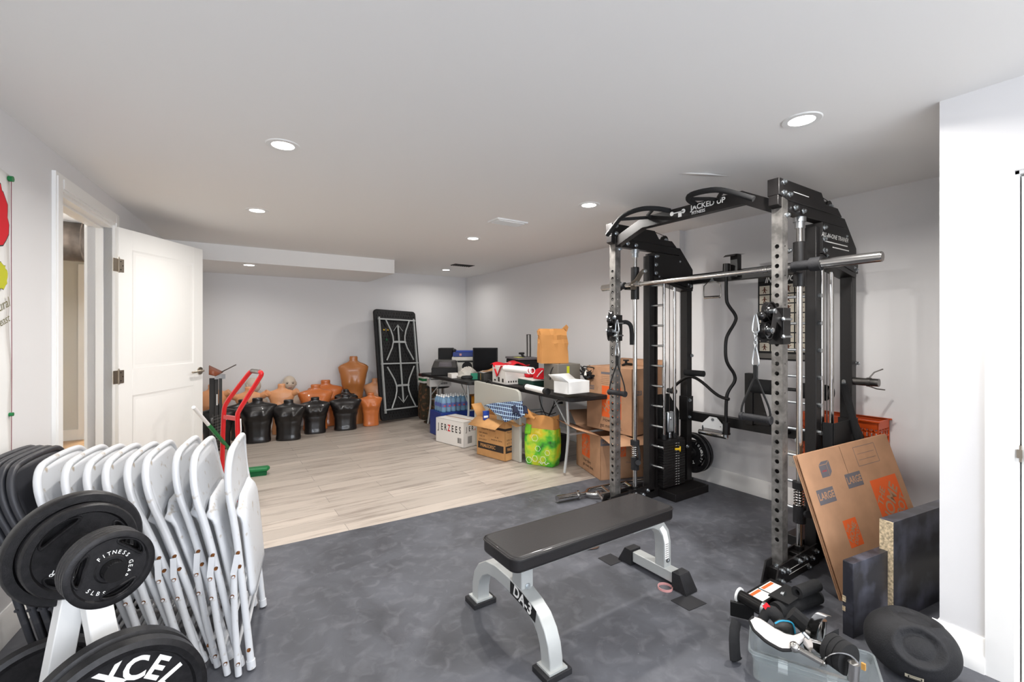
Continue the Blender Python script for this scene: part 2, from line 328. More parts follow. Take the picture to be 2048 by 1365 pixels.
# door_1: open two-panel leaf with hinges and lever
hp = LM @ V((SB-.002, -.02, 0)); ep = V((.002, 4.95, 0)); ang = math.atan2(ep.y-hp.y, ep.x-hp.x); DL = .855
d1 = bpy.data.objects.new('door_1', None); COL.objects.link(d1); d1.location = hp; d1.rotation_euler = (0, 0, ang); d1['kind'] = 'structure'
def door_leaf(w_, h_, parent, panels):
    b = B('door'); b.bb((0, -.016, .012), (w_, .016, h_)); t = .02
    xs = (.115, w_-.115)
    fr = [(0, xs[0]), (xs[1], w_)]
    for s in (-1, 1):
        y0, y1 = s*.016, s*.02
        for a, c in fr: b.bb((a, y0, .012), (c, y1, h_))
        zz = .012
        for z0, z1 in panels: b.bb((xs[0], y0, zz), (xs[1], y1, z0)); zz = z1
        b.bb((xs[0], y0, zz), (xs[1], y1, h_))
        for z0, z1 in panels:                                       # raised field with bevelled rim
            a = [(xs[0]+.03, z0+.03), (xs[1]-.03, z0+.03), (xs[1]-.03, z1-.03), (xs[0]+.03, z1-.03)]; c = [(xs[0]+.05, z0+.05), (xs[1]-.05, z0+.05), (xs[1]-.05, z1-.05), (xs[0]+.05, z1-.05)]
            b.rings([[(x, y0, z) for x, z in a], [(x, s*.0195, z) for x, z in c]], True)
            o_ = [(xs[0], z0), (xs[1], z0), (xs[1], z1), (xs[0], z1)]; i_ = [(xs[0]+.012, z0+.012), (xs[1]-.012, z0+.012), (xs[1]-.012, z1-.012), (xs[0]+.012, z1-.012)]
            b.rings([[(x, s*.02, z) for x, z in o_], [(x, s*.0162, z) for x, z in i_]], False)
    return b.out('door_panel', parent, bev=.0015)
door_leaf(DL, 2.02, d1, ((.2, .84), (1.03, 1.88)))
for z in (.25, .985, 1.755):
    b = B('nickel'); b.X = None
    b.cyl((-.006, -.026, z-.05), (-.006, -.026, z+.05), .006, n=10); b.cyl((-.006, -.026, z+.05), (-.006, -.026, z+.058), .004)
    def leafp(x0, x1, m_=None):
        b.bb((x0, -.0245, z-.045), (x1, -.0205, z+.045), m_)
    leafp(-.002, .038)
    Mh = MX.Rotation(-ang, 4, 'Z') @ MX(((LD.x, -LN.x, 0, 0), (LD.y, -LN.y, 0, 0), (0, 0, 1, 0), (0, 0, 0, 1)))
    b.box((-.024, -.004, z), (.042, .003, .09), TR(-.006, -.026, 0) @ MX.Rotation(R(186), 4, 'Z') @ MX.Scale(-1, 4, (1, 0, 0)))
    b.m('dark')
    for q in ((.012, .028), (.012, -.028), (.028, 0)): b.cyl((q[0], -.0255, z+q[1]), (q[0], -.024, z+q[1]), .004, n=8)
    b.out('hinge', d1, 'satin nickel hinge')
b = B('nickel')
for s in (-1, 1): b.cyl((DL-.04, s*.02, .96), (DL-.04, s*.028, .96), .032, n=24); b.cyl((DL-.04, s*.028, .96), (DL-.04, s*.055, .96), .01); b.tube([(DL-.04, s*.055, .96), (DL-.1, s*.058, .96), (DL-.175, s*.052, .955)], .0085, 10, flat=.8)
b.bb((DL-.001, -.012, .93), (DL+.002, .012, .99)); b.out('door_handle', d1, 'satin nickel lever')
# closet door on the right
b = B('trim'); b.bb((XC-.018, .37, 0), (XC, .445, 1.95)); b.bb((XC-.018, -.97, 1.88), (XC, .37, 1.95)); b.bb((XC-.018, -.97, 0), (XC, -.9, 1.95)); b.bb((XC, .36, 0), (XC+.1, .37, 1.88)); b.bb((XC, -.9, 1.868), (XC+.1, .37, 1.88)); b.bb((XC, -.9, 0), (XC+.1, -.888, 1.88)); struct('door_casing_closet', b)
d2 = bpy.data.objects.new('door_2', None); COL.objects.link(d2); d2.location = (XC+.03, -.884, 0); d2.rotation_euler = (0, 0, R(90)); d2['kind'] = 'structure'
door_leaf(1.24, 1.86, d2, ((.2, .80), (.96, 1.73)))
b = B('nickel'); b.cyl((1.165, .02, .85), (1.165, .028, .85), .032, n=24); b.cyl((1.165, .028, .85), (1.165, .06, .85), .012); b.sph((1.165, .07, .85), .026); b.out('door_knob', d2, 'nickel knob')
b = B('nickel'); b.bb((XC-.002, .355, .82), (XC+.028, .3595, .88)); b.bb((XC-.006, .352, .835), (XC-.001, .366, .865)); o = struct('strike_plate', b)
# baseboards
def bboard(name, p, q, nrm):
    b = B('trim'); p, q, nrm = V(p), V(q), V(nrm); L_ = (q-p).length; x = (q-p).normalized()
    prof = [(0, 0), (.022, 0), (.022, .055), (.014, .07), (.014, .115), (.006, .13), (0, .13)]
    M = MX(((x.x, nrm.x, 0, p.x), (x.y, nrm.y, 0, p.y), (0, 0, 1, 0), (0, 0, 0, 1)))
    b.rings([[(0, a, c) for a, c in prof], [(L_, a, c) for a, c in prof]], True, M); struct(name, b)
bboard('baseboard_right', (XR, YC, 0), (XR, 2.6, 0), (-1, 0, 0)); bboard('baseboard_right_far', (XR, 2.93, 0), (XR, YF, 0), (-1, 0, 0)); bboard('baseboard_bump', (XR-.07, 2.6, 0), (XR-.07, 2.93, 0), (-1, 0, 0))
bboard('baseboard_far', (-.2, YF, 0), (XR, YF, 0), (0, -1, 0)); bboard('baseboard_closet', (XC, .445, 0), (XC, YC+.022, 0), (-1, 0, 0)); bboard('baseboard_closet_side', (XC, YC, 0), (XR, YC, 0), (0, 1, 0))
pa, pb = LM @ V((-5, 0, 0)), LM @ V((SA-cw, 0, 0)); bboard('baseboard_left', pa, pb, LN); bboard('baseboard_left_far', LM @ V((SB+cw, 0, 0)), LM @ V((4.1, 0, 0)), LN)
# recessed lights
for i, (x, y, z, tx) in enumerate([(.30, 2.51, H, 'nearest on the left'), (2.157, .96, H, 'nearest the closet wall'), (.295, 3.957, H, 'on the left, second one back from the camera'), (2.297, 2.452, H, 'just left of the power rack pull-up bar'),
        (2.158, 3.953, H, 'in mid ceiling behind the square air vent'), (2.904, 6.15, H, 'in the far right corner beside the dark vent'), (.36, 5.87, 2.05, 'in the underside of the dropped soffit'), (.3, .9, H, ''), (.3, -1.0, H, ''), (2.1, -1.0, H, '')]):
    if tx:
        t = T('recessed_light', 'small round white recessed ceiling light '+tx, 'ceiling light', (x, y, z), group=None)
    else: t = T('recessed_light', 'small round white recessed ceiling light over the room behind the camera', 'ceiling light', (x, y, z), group='ceiling lights behind the camera')
    b = B('white'); b.lathe([(.052, -.001), (.052, -.004), (.075, -.004), (.079, -.001), (.079, .0)], None, 32, True); b.out('trim_ring', t)
    b = B('lamp'); b.lathe([(0.001, -.003), (.052, -.003), (.052, -.001), (.001, -.001)], None, 32); b.out('diffuser', t)
    l = bpy.data.lights.new('downlight', 'AREA'); l.shape = 'DISK'; l.size = .1; l.energy = 4.5 if y > 5.5 else 17 if x > 2 and y > 0 and y < 3 else 9.5; l.color = (1, .965, .92); l.spread = R(160)
    o = bpy.data.objects.new('downlight', l); COL.objects.link(o); o.location = (x, y, z-.012)
# vents and loose ceiling tape
b = B('white'); b.bb((-.15, -.08, -.012), (.15, .08, 0)); 
for i in range(9): b.bb((-.125, -.062+i*.0145, -.018), (.125, -.056+i*.0145, -.011))
one(b, 'ceiling_vent', 'white louvred air vent in the ceiling left of the power rack', 'vent', (2.08, 3.2, H))
t = T('ceiling_vent', 'dark open ceiling vent near the far right corner', 'vent', (2.9, 5.61, H)); b = B('dark'); b.bb((-.15, -.075, -.004), (.15, .075, 0)); b.out('duct_opening', t)
b = B('dgrey')
for i in range(9): b.bb((-.14+i*.033, -.07, -.009), (-.132+i*.033, .07, -.003))
b.out('louvre', t)
b = B('ceil'); b.add([(0, 0, 0), (.12, .015, -.004), (.26, .0, -.012), (.30, -.02, -.016), (.16, -.035, -.008), (.06, -.02, -.001)], [(0, 1, 4, 5), (1, 2, 3, 4)])
one(b, 'loose_ceiling_tape', 'strip of ceiling tape peeling down above the power rack', 'tape', (2.28, 1.68, H-.0005), rz=-30, solid=.001)
# outlets on the right wall
def outlet(y, z, label):
    t = T('wall_outlet', label, 'outlet', (XR, y, z)); b = B('outlet'); b.bb((-.006, -.036, -.058), (0, .036, .058)); b.m('dark')
    for s in (-1, 1):
        for k in (-.006, .006): b.bb((-.007, k-.001, s*.022-.006), (-.0055, k+.001, s*.022+.004))
        b.cyl((-.007, 0, s*.022-.011), (-.005, 0, s*.022-.011), .002, n=8)
    b.out('outlet_plate', t, bev=.0015); return t
outlet(1.66, .35, 'cream double wall outlet low behind the right side of the power rack')
outlet(4.33, .45, 'cream wall outlet with two black plugs under the far folding table')
b = B('blackm')
for s in (-1, 1): b.cyl((0, 0, s*.022), (-.05, 0, s*.022), .016, .013); b.tube([(-.05, 0, s*.022), (-.1, .04, s*.02-.05), (-.12, .12, -.2), (-.16, .2, -.3), (-.25, .3, -.38)], .005, 6, sm=2)
one(b, 'power_plugs', 'two black power plugs and cords in the outlet under the far folding table', 'plug', (XR-.006, 4.33, .45))
# wall banner
t = T('wall_banner', 'white cloth banner with a red and a green map shape, pinned to left wall', 'banner', M=frame(LM @ V((.045, -.012, 0)), LD, (0, 0, 1)))
b = B('bcloth'); W_ = 1.2
b.grid(lambda u, v: (-u*W_+.008*math.sin(v*9)*(1-u), .66+v*1.3, .004*math.sin(u*30+v*5)+.003*math.sin(v*22)), 30, 24); b.out('cloth', t, solid=.001)
b = B(mat('banner_line', (120, 40, 60), .8)); b.tube([(-.012, .68, .009), (-.008, 1.2, .009), (-.012, 1.6, .009), (-.012, 1.95, .009)], .0012, 4); b.out('border_line', t)
def blob(cx, cy, r, m, seed):
    random.seed(seed); pts = [(cx+math.cos(a*math.pi/14)*r*random.uniform(.8, 1.1), cy+math.sin(a*math.pi/14)*r*1.15*random.uniform(.8, 1.1)) for a in range(28)]
    b = B('blackm'); b.prism([(cx+(x-cx)*1.04, cy+(y-cy)*1.04) for x, y in pts], .0008, TR(0, 0, .0085)); b.m(m); b.prism(pts, .001, TR(0, 0, .009)); return b
blob(-.155, 1.77, .125, 'redc', 3).out('map_shape', t, 'red map shape'); blob(-.095, 1.52, .052, mat('lime_print', (190, 190, 40), .8), 5).out('map_shape', t, 'yellow-green map shape')
b = B(mat('olive_print', (110, 105, 70), .8)); b.text('Rural', .06, frame((-.085, 1.40, .0095), (1, .35, 0), (-.35, 1, 0))); b.text('Northeast', .05, frame((-.125, 1.32, .0095), (1, .35, 0), (-.35, 1, 0))); b.out('lettering', t)
for q, z, r_ in ((-.01, 1.94, .012), (-.008, .945, .008)): b = B('green'); b.cyl((q, z, 0), (q, z, .014), r_); b.out('pin', t, 'green pin')
random.seed(11)
# ============================================================ THE ALL-IN-ONE POWER RACK
RX, RY, W = 2.49, 1.215, 1.165
rack = T('power_rack', 'tall black all-in-one power rack with grey steel front uprights, by the right wall', 'gym machine', (RX, RY, 0))
def bolts(lst, parent, ax='y', r=.011, h=.014, name='bolt'):
    for x, y, z in lst:
        b = B('zinc'); d = V((0, h if ax == 'y' else 0, 0)) if ax in 'y' else V((h, 0, 0))
        if ax == '-y': d = V((0, -h, 0))
        if ax == '-x': d = V((-h, 0, 0))
        p = V((x, y, z)); b.cyl(p, p+d*.25, r*1.35, n=14); b.cyl(p+d*.25, p+d, r, n=6); b.cyl(p+d, p+d*1.25, r*.5, n=8); b.out(name, parent)
for side, (w0, s) in enumerate(((0, -1), (W, 1))):                   # s points outwards
    # front upright: hollow, drilled every 51 mm
    b = B('steeld'); a_, c_ = .0275, .0235
    sq = lambda q, z: [(-q, w0-q, z), (q, w0-q, z), (q, w0+q, z), (-q, w0+q, z)]
    b.rings([sq(a_, 0), sq(a_, 2.0), sq(c_, 2.0), sq(c_, 0), sq(a_, 0)], False)
    cu = B()
    for i in range(31):
        z = .21+.051*i; cu.cyl((-.05, w0, z), (.0, w0, z), .0115, n=16); cu.cyl((0, w0, z), (.05, w0, z), .009, n=12)
        if side or i % 3 == 0: cu.cyl((0, w0-.05, z), (0, w0+.05, z), .006, n=10)
    up = b.out('front_upright', rack, 'drilled grey steel front upright', cut=cu, bev=.002)
    b = B('black'); b.box((.373, w0, .97), (.06, .06, 1.84)); mu = b.out('middle_upright', rack, bev=.003)
    b = B('black'); b.box((.435, w0-s*.012, .97), (.02, .03, 1.8)); b.out('pulley_channel', rack)
    b = B('black'); b.box((.843, w0, .86), (.065, .065, 1.68)); b.out('rear_upright', rack, bev=.003)
    for zb, hb in ((1.70, .085), (.66, .2)): b = B('black'); b.box((.843, w0, zb), (.08, .08, hb)); b.out('upright_bracket', rack, bev=.002)
    bolts([(.843, w0-.04, 1.68), (.86, w0-.04, 1.1), (.83, w0-.041, .73), (.83, w0-.041, .59), (.80, w0-.04, .35)], rack, '-y')
    # top arm: two stacked beams and the cover panel under them
    b = B('black'); M = MX.Translation((0, w0+.03, 0)) @ MX.Rotation(R(90), 4, 'X')
    b.prism([(-.065, 2.0), (-.065, 2.088), (.41, 2.088), (.46, 2.03), (.62, 2.03), (.68, 1.985), (.03, 1.985)], .06, M); b.out('top_arm_cover', rack, bev=.003)
    M = MX.Translation((0, w0+.025, 0)) @ MX.Rotation(R(90), 4, 'X')
    b = B('black'); b.prism([(-.065, 2.0), (.03, 1.99), (.73, 1.985), (.90, 1.82), (.90, 1.64), (.845, 1.64), (.845, 1.80), (.71, 1.925), (.02, 1.925), (-.065, 1.95)], .05, M); b.out('top_arm', rack, bev=.003)
    M = MX.Translation((0, w0+.045, 0)) @ MX.Rotation(R(90), 4, 'X')
    b = B('black'); b.prism([(.385, 1.915), (.715, 1.915), (.838, 1.80), (.838, 1.66), (.385, 1.74)], .09, M); pc = b.out('pulley_cover', rack, bev=.002)
    b = B('black'); b.prism([(.385, 1.735), (.838, 1.655), (.838, 1.63), (.385, 1.70)], .088, M); b.out('pulley_cover_rail', rack)
    if side == 0:
        b = B('wtext'); b.text('ALL-IN-ONE TRAINER', .036, FY(.545, w0-.0462, 1.845), off=.01, shear=.3); b.box((.56, w0-.046, 1.81), (.30, .0012, .006)); b.box((.62, w0-.046, 1.785), (.22, .0012, .006)); b.out('lettering', pc)
        b = B('wtext'); b.box((.17, w0-.0305, 2.037), (.17, .001, .004)); b.out('white_stripe', rack)
    bolts([(-.02, w0-.03, 2.07), (-.02, w0-.03, 2.015), (.04, w0-.03, 2.015), (.10, w0-.03, 1.955), (.19, w0-.03, 1.95), (.02, w0-.028, 1.905)], rack, '-y')
    bolts([(.40, w0-.046, 1.885), (.40, w0-.046, 1.82), (.40, w0-.046, 1.755)], rack, '-y'); bolts([(.43, w0-.046, 1.89), (.70, w0-.046, 1.87), (.81, w0-.046, 1.69), (.44, w0-.046, 1.73)], rack, '-y', r=.006, h=.006)
    b = B('blackg'); b.cyl((.56, w0-.012, 2.035), (.56, w0+.012, 2.035), .036, n=24); b.cyl((.40, w0-.012, 1.83), (.40, w0+.012, 1.83), .05, n=28); b.tube([(.4, w0, 2.095), (.56, w0, 2.071)], .0025, 6)
    b.out('top_pulley', rack); bolts([(.56, w0-.012, 2.035)], rack, '-y')
    # smith rod with sleeve, spring stop and foot
    b = B('chrome'); b.cyl((.215, w0, .075), (.215, w0, 1.93), .0155, n=20); b.out('smith_rod', rack, 'chrome guide rod')
    b = B('zinc'); b.cyl((.215, w0, 1.90), (.215, w0, 1.925), .032, n=20); b.cyl((.215, w0, 1.865), (.215, w0, 1.90), .024, n=20); b.out('rod_collar', rack)
    b = B('black'); b.cyl((.215, w0, 1.545), (.215, w0, 1.79), .031, n=24); b.box((.17, w0, 1.64), (.09, .05, .05)); b.out('smith_sleeve', rack, bev=.002)
    b = B('blackr'); b.cyl((.215, w0, .43), (.215, w0, .468), .034, n=24); b.cyl((.215, w0, .245), (.215, w0, .335), .031, n=24); b.tube([(.215, w0-.03, .43), (.20, w0-.055, .38), (.20, w0-.055, .32), (.215, w0-.03, .29)], .01, 8, sm=2); b.cyl((.19, w0-.05, .31), (.17, w0-.07, .32), .02); so = b.out('safety_stop', rack)
    b = B('chrome'); b.tube([(.215+.026*math.cos(t*.55), w0+.026*math.sin(t*.55), .335+t*.0013) for t in range(74)], .0035, 6); b.out('spring', so, 'coiled chrome spring')
    b = B('black'); b.cyl((.215, w0, .07), (.215, w0, .12), .024, n=16); b.box((.23, w0, .075), (.15, .08, .035)); b.out('rod_foot', rack, bev=.002)
    # pegs through the middle upright
    for k in range(-1, 9):
        z = 1.50-.155*k; b = B('zinc'); b.cyl((.375, w0-s*.03, z), (.375, w0-s*.135, z), .0085, n=12); b.cyl((.375, w0+s*.03, z), (.375, w0+s*.045, z), .013, n=6); b.out('lockout_peg', rack, 'zinc steel peg')
    # guide rods and weight stack
    for t in (.53, .663):
        b = B('chrome'); b.cyl((t, w0-s*.02, .08), (t, w0-s*.02, 1.72), .0125, n=18); b.out('guide_rod', rack, 'chrome guide rod')
        b = B('blackm'); b.cyl((t, w0-s*.02, .435), (t, w0-s*.02, .475), .02, n=16); b.out('rod_bushing', rack)
    b = B('steel'); b.tube([(.60, w0-s*.02, .60), (.60, w0-s*.02, 1.72)], .003, 6); b.tube([(.585, w0-s*.03, .60), (.585, w0-s*.03, 1.72)], .0025, 6); b.out('stack_cable', rack)
    b = B('black'); wc = w0-s*.02
    for i in range(17): b.box((.597, wc, .07+.0205*i+.009), (.27, .10, .0185))
    b.box((.597, wc, .426), (.262, .092, .022)); ws = b.out('weight_stack', rack, bev=.0012, seg=1)
    b = B('wtext')
    for i in range(17): b.box((.62, wc-.0505, .078+.0205*i), (.02, .001, .003)); b.box((.65, wc-.0505, .0755+.0205*i), (.008, .001, .006))
    b.out('stack_marks', ws)
    b = B('dark')
    for i in range(17): b.cyl((.585, wc-.051, .079+.0205*i), (.585, wc-.049, .079+.0205*i), .004, n=8)
    b.out('pin_hole', ws)
    if side: 
        b = B('yellow'); b.lathe([(.012, -.005), (.022, -.005), (.022, .005), (.012, .005)], MX.Translation((.64, wc-.07, .36)) @ MX.Rotation(R(90), 4, 'X') @ MX.Rotation(R(35), 4, 'Y'), 20, True); b.cyl((.6, wc-.05, .36), (.63, wc-.07, .36), .009); b.out('selector_pin', ws, 'yellow selector pin')
        b = B('blackm'); b.tube([(.60, wc-.03, .47), (.63, wc-.06, .47), (.64, wc-.07, .38)], .003, 6, sm=2); b.out('pin_lanyard', ws)
    b = B('zinc'); b.box((.60, wc, .57), (.07, .03, .17)); b.cyl((.60, wc-.02, .60), (.60, wc+.02, .60), .016, n=16); b.cyl((.6, wc, .435), (.6, wc, .49), .014); b.out('stack_pulley', rack, 'grey steel pulley block', bev=.01)
    M = MX.Translation((0, w0+s*.085+.003, 0)) @ MX.Rotation(R(90), 4, 'X')
    b = B('blackm'); b.prism([(.42, .02), (.86, .02), (.86, .62), (.72, .78), (.42, .78)], .006, M); b.bb((.42, min(w0+s*.03, w0+s*.085), .02), (.426, max(w0+s*.03, w0+s*.085), .78)); b.out('stack_shroud', rack)
    # base
    b = B('black'); b.box((.42, w0, .035), (.96, .06, .07)); b.out('base_rail', rack, bev=.002)
    b = B('black'); b.box((.66, w0-s*.11, .03), (.42, .16, .06)); b.out('base_foot', rack, bev=.003)
    M = MX.Translation((0, w0-.034, 0)) @ MX.Rotation(R(90), 4, 'X')
    for dw in (0, .066): b = B('black'); b.prism([(-.13, .0), (-.085, .105), (.33, .115), (.35, .0)], .008, M @ TR(0, 0, -dw)); b.out('base_gusset', rack)
    if side == 0:
        b = B('wtext'); b.box((.11, w0-.0425, .06), (.2, .001, .002), None); b.box((.12, w0-.0425, .035), (.22, .001, .002)); b.out('white_stripe', rack)
    bolts([(-.06, w0-.042, .075), (-.06, w0-.042, .02), (.0, w0-.042, .06), (.12, w0-.042, .078), (.18, w0-.042, .075), (.26, w0-.042, .055), (.31, w0-.042, .078), (.22, w0-.042, .02)], rack, '-y')
    bolts([(-.028, w0, .07)], rack, '-x')
    # cable carriage on the front upright
    y_ = w0; b = B('black'); b.box((0, y_, 1.325), (.075, .075, .19)); cr = b.out('cable_carriage', rack, bev=.002)
    b = B('black'); b.X = MX.Translation((-.03, y_, 0)) @ MX.Rotation(R(0 if side == 0 else 38), 4, 'Z')
    for q in (-.026, .021):
        M = MX.Translation((0, q, 0)) @ MX.Rotation(R(90), 4, 'X'); b.prism([(.0, 1.37), (-.06, 1.412), (-.085, 1.405), (-.115, 1.31), (-.105, 1.29), (-.08, 1.29), (-.06, 1.345), (0, 1.31)] if q < 0 else [(.0, 1.37), (-.05, 1.42), (-.10, 1.42), (-.12, 1.38), (-.11, 1.33), (-.15, 1.32), (-.16, 1.28), (-.11, 1.24), (-.02, 1.25), (.0, 1.28)], .005, M)
    b.out('pulley_bracket', cr, bev=.001)
    Xw = MX.Translation((-.03, y_, 0)) @ MX.Rotation(R(0 if side == 0 else 38), 4, 'Z')
    for (t, z, r) in ((-.075, 1.398, .052), (-.10, 1.303, .046)):
        b = B('blackg'); b.X = Xw; M = MX.Translation((t, 0, z)) @ MX.Rotation(R(90), 4, 'X')
        b.lathe([(.012, -.013), (r*.55, -.013), (r*.62, -.006), (r*.85, -.006), (r*.9, -.013), (r, -.014), (r*.92, 0), (r, .014), (r*.9, .013), (r*.85, .006), (r*.62, .006), (r*.55, .013), (.012, .013)], M, 32, True)
        for a in range(6):
            c, s_ = math.cos(a*math.pi/3), math.sin(a*math.pi/3); b.bar((t+c*r*.5, -.0, z+s_*r*.5), (t+c*r*.9, -.0, z+s_*r*.9), .018, .006, (0, 1, 0))
        pu = b.out('pulley_wheel', cr); b = B('zinc'); b.X = Xw; b.cyl((t, -.034, z), (t, .03, z), .012, n=6); b.cyl((t, -.03, z), (t, -.026, z), .017, n=14); b.out('axle_bolt', pu)
    b = B('blackg'); b.X = Xw; b.sph((-.155, -.0, 1.375), .022); b.out('cable_stop_ball', cr)
    b = B('zinc'); b.X = MX.Translation((0, y_, 0))
    for z in (1.36, 1.27): b.cyl((-.04, -.04, z), (.04, -.04, z), .006); b.sph((-.045, -.04, z), .012)
    b.out('carriage_pin', cr, 'zinc locking pins')
# smith bar
b = B('chrome'); b.cyl((.115, -.02, 1.645), (.115, W+.02, 1.645), .0145, n=20); sb = b.out('smith_bar', rack, 'polished steel bar across the rack')
for y0, y1 in ((-.10, -.40), (W+.06, W+.24)):
    b = B('chrome'); b.cyl((.115, y0, 1.645), (.115, y1, 1.645), .0255, n=28); e = math.copysign(1, y1-y0); b.cyl((.115, y1, 1.645), (.115, y1+e*.004, 1.645), .022, n=28); b.out('bar_sleeve', sb, 'chrome plate sleeve')
    b = B('blackr'); m_ = y0-(.05 if y0 < 0 else -.03); b.cyl((.115, y0+(.09 if y0 < 0 else -.05), 1.645), (.115, y0, 1.645), .026, n=24); b.cyl((.115, y0, 1.645), (.115, m_, 1.645), .036, n=28); b.out('bar_collar', sb)
b = B('chrome'); b.cyl((.115, .12, 1.645), (.115, .14, 1.645), .018); b.cyl((.115, W-.14, 1.645), (.115, W-.12, 1.645), .018); b.out('bar_ring', sb)
for y_ in (W-.07, .07):
    b = B('nickel'); M = MX.Translation((.12, y_+.004, 1.63)) @ MX.Rotation(R(90), 4, 'X'); b.prism([(-.03, -.02), (.02, -.02), (.05, .03), (.10, .10), (.135, .115), (.135, .135), (.10, .14), (.06, .11), (.02, .06), (-.03, .03)], .006, M); b.out('bar_hook', sb, 'plated steel lockout hook'); bolts([(.24, y_-.003, 1.755), (.15, y_-.003, 1.66)], sb, '-y')
# pull-up cross beam and grips
b = B('black'); P4 = [(0, W-.03, 1.955), (0, W-.27, 2.045), (0, .19, 2.045), (0, .03, 1.96)]
rs = []
for i, (t, y, z) in enumerate(P4):
    k = .0 if i in (0, 3) else .0; rs.append([(-.025, y, z-.037), (.025, y, z-.037), (.025, y, z+.037), (-.025, y, z+.037)])
b.rings(rs); pb = b.out('pull_up_beam', rack, bev=.003)
b = B('wtext'); b.text('JACKED UP', .045, FX(-.0258, .40, 2.056), 'LEFT' if 0 else 'CENTER', off=.02, sx=1); b.text('FITNESS', .026, FX(-.0258, .46, 2.024), off=.02)
for dy in (.0, .085): b.cyl((-.0262, .565+dy, 2.052), (-.0252, .565+dy, 2.052), .014, n=18)
b.box((-.0257, .60, 2.052), (.001, .07, .007)); b.box((-.0257, .59, 2.035), (.001, .025, .03)); b.out('lettering', pb)
for f in (lambda m: m, lambda m: W-m):
    b = B('foam'); b.tube([(-.14, f(.06), 1.985), (-.165, f(.17), 2.045), (-.19, f(.25), 2.078), (-.19, f(.40), 2.088), (-.12, f(.47), 2.085), (-.015, f(.49), 2.08)], .0155, 12, sm=2)
    b.tube([(-.13, f(.46), 2.085), (-.07, f(.36), 2.07), (-.015, f(.34), 2.07)], .011, 10); b.tube([(-.175, f(.21), 2.06), (-.07, f(.30), 2.065), (-.015, f(.33), 2.07)], .011, 10); b.out('pull_up_grip', rack)
# rear cross beams with attachments
b = B('black'); b.box((.885, W/2, 1.735), (.06, W+.04, .08)); b.out('rear_beam_upper', rack, bev=.003)
b = B('black'); b.box((.885, W/2, .595), (.06, W+.04, .075)); b.out('rear_beam_lower', rack, bev=.003)
b = B('black'); b.box((.85, .735, 1.80), (.055, .055, .17)); b.add([(.80, .70, 1.885), (.92, .70, 1.895), (.92, .79, 1.895), (.80, .79, 1.885), (.77, .70, 1.865), (.77, .79, 1.865)], [(0, 1, 2, 3), (0, 3, 5, 4)]); b.out('bar_holder', rack)
b = B('black'); b.box((.85, .62, .80), (.06, .06, .38)); M = MX.Translation((.83, .60, 0)) @ MX.Rotation(R(90), 4, 'Z') @ MX.Rotation(R(90), 4, 'X'); b.prism([(0, .62), (-.13, .62), (-.02, .98), (0, .98)], .006, M); b.out('seat_post', rack, bev=.002)
b = B('black'); b.tube([(.71, .36, .915), (.71, .36, .62), (.86, .36, .60)], .018, 12); b.tube([(.71, .06, .915), (.71, .54, .915)], .011, 10); tp = b.out('thigh_pad_frame', rack)
for a, c in ((.38, .54), (.06, .22)):
    b = B('foam'); b.cyl((.71, a, .915), (.71, c, .915), .05, n=28); b.out('foam_roller', tp, bev=.008)
b = B('dgrey'); b.cyl((.71, .035, .915), (.71, .045, .915), .04); b.out('roller_cap', tp)
bolts([(.85, .3, .555), (.85, .45, .555), (.85, .85, .555)], rack, '-x')
# j hook on the left upright, storage pegs
b = B('foam'); b.tube([(.03, W, 1.36), (.10, W-.02, 1.375), (.135, W-.04, 1.34), (.135, W-.04, 1.20)], .016, 12, sm=2); b.out('j_hook', rack, 'black foam covered hook')
b = B('steel'); b.cyl((.843, -.03, .99), (.843, -.16, .99), .024, n=20); pg = b.out('storage_peg', rack); b = B('steel'); b.cyl((.843, -.10, .99), (.843, -.12, .99), .028, n=20); b.tube([(.843, -.11, 1.015), (.86, -.13, 1.05), (.9, -.16, 1.07)], .004, 6); b.tube([(.843, -.11, .965), (.87, -.14, .95), (.9, -.17, .945)], .004, 6); b.out('spring_clip', pg)
b = B('steel'); b.cyl((.87, W, .27), (1.10, W, .27), .0245, n=20); b.out('storage_peg', rack)
# step plate and landmine foot in front of the right upright
b = B('black'); b.bb((-.40, -.115, 0), (-.13, -.02, .05)); sp = b.out('foot_plate', rack, bev=.004)
b = B('wtext')
for i in (0, 1): b.bb((-.385+i*.115, -.105, .0502), (-.28+i*.115, -.035, .0512))
b.m('orange')
for i in (0, 1): b.bb((-.38+i*.115, -.057, .0512), (-.285+i*.115, -.041, .0518))
b.out('warning_label', sp, 'white and orange warning labels')
b = B('blackm'); b.box((-.26, -.16, .075), (.16, .09, .006), TR(0, 0, 0)); b.box((-.2, -.16, .035), (.006, .09, .08)); b.out('bracket_plate', rack); bolts([(-.28, -.16, .078)], rack, 'y')

# ---- weight plates
def plate_mesh(r, th, holes=3, txt=None, hub=.025, tris=None, mt='iron', face='raised'):
    b = B(mt); h = th/2; hw = .018 if r > .12 else .007; prof = [(hub, -h), (hub, h), (hub+hw, h), (hub+hw+.004, h*.35), (r*.80, h*.35), (r*.84, h), (r*.97, h), (r, h*.7), (r, -h*.7), (r*.97, -h), (r*.84, -h), (r*.8, -h*.35), (hub+hw+.004, -h*.35), (hub+hw, -h)]
    b.lathe(prof, None, 56, True)
    cu = None
    if holes:
        cu = B()
        for k in range(holes):
            a = 2*math.pi*k/holes+math.pi/2; mid = r*.70; outl = []
            for i in range(28):
                q = 2*math.pi*i/28; u, v_ = math.cos(q)*r*.36, math.sin(q)*r*.085; v_ -= (u*u)/(r*1.9); outl.append((math.cos(a)*(mid+v_)-math.sin(a)*u, math.sin(a)*(mid+v_)+math.cos(a)*u))
            cu.prism(outl, th*4, TR(0, 0, -th*2))
    return b, cu
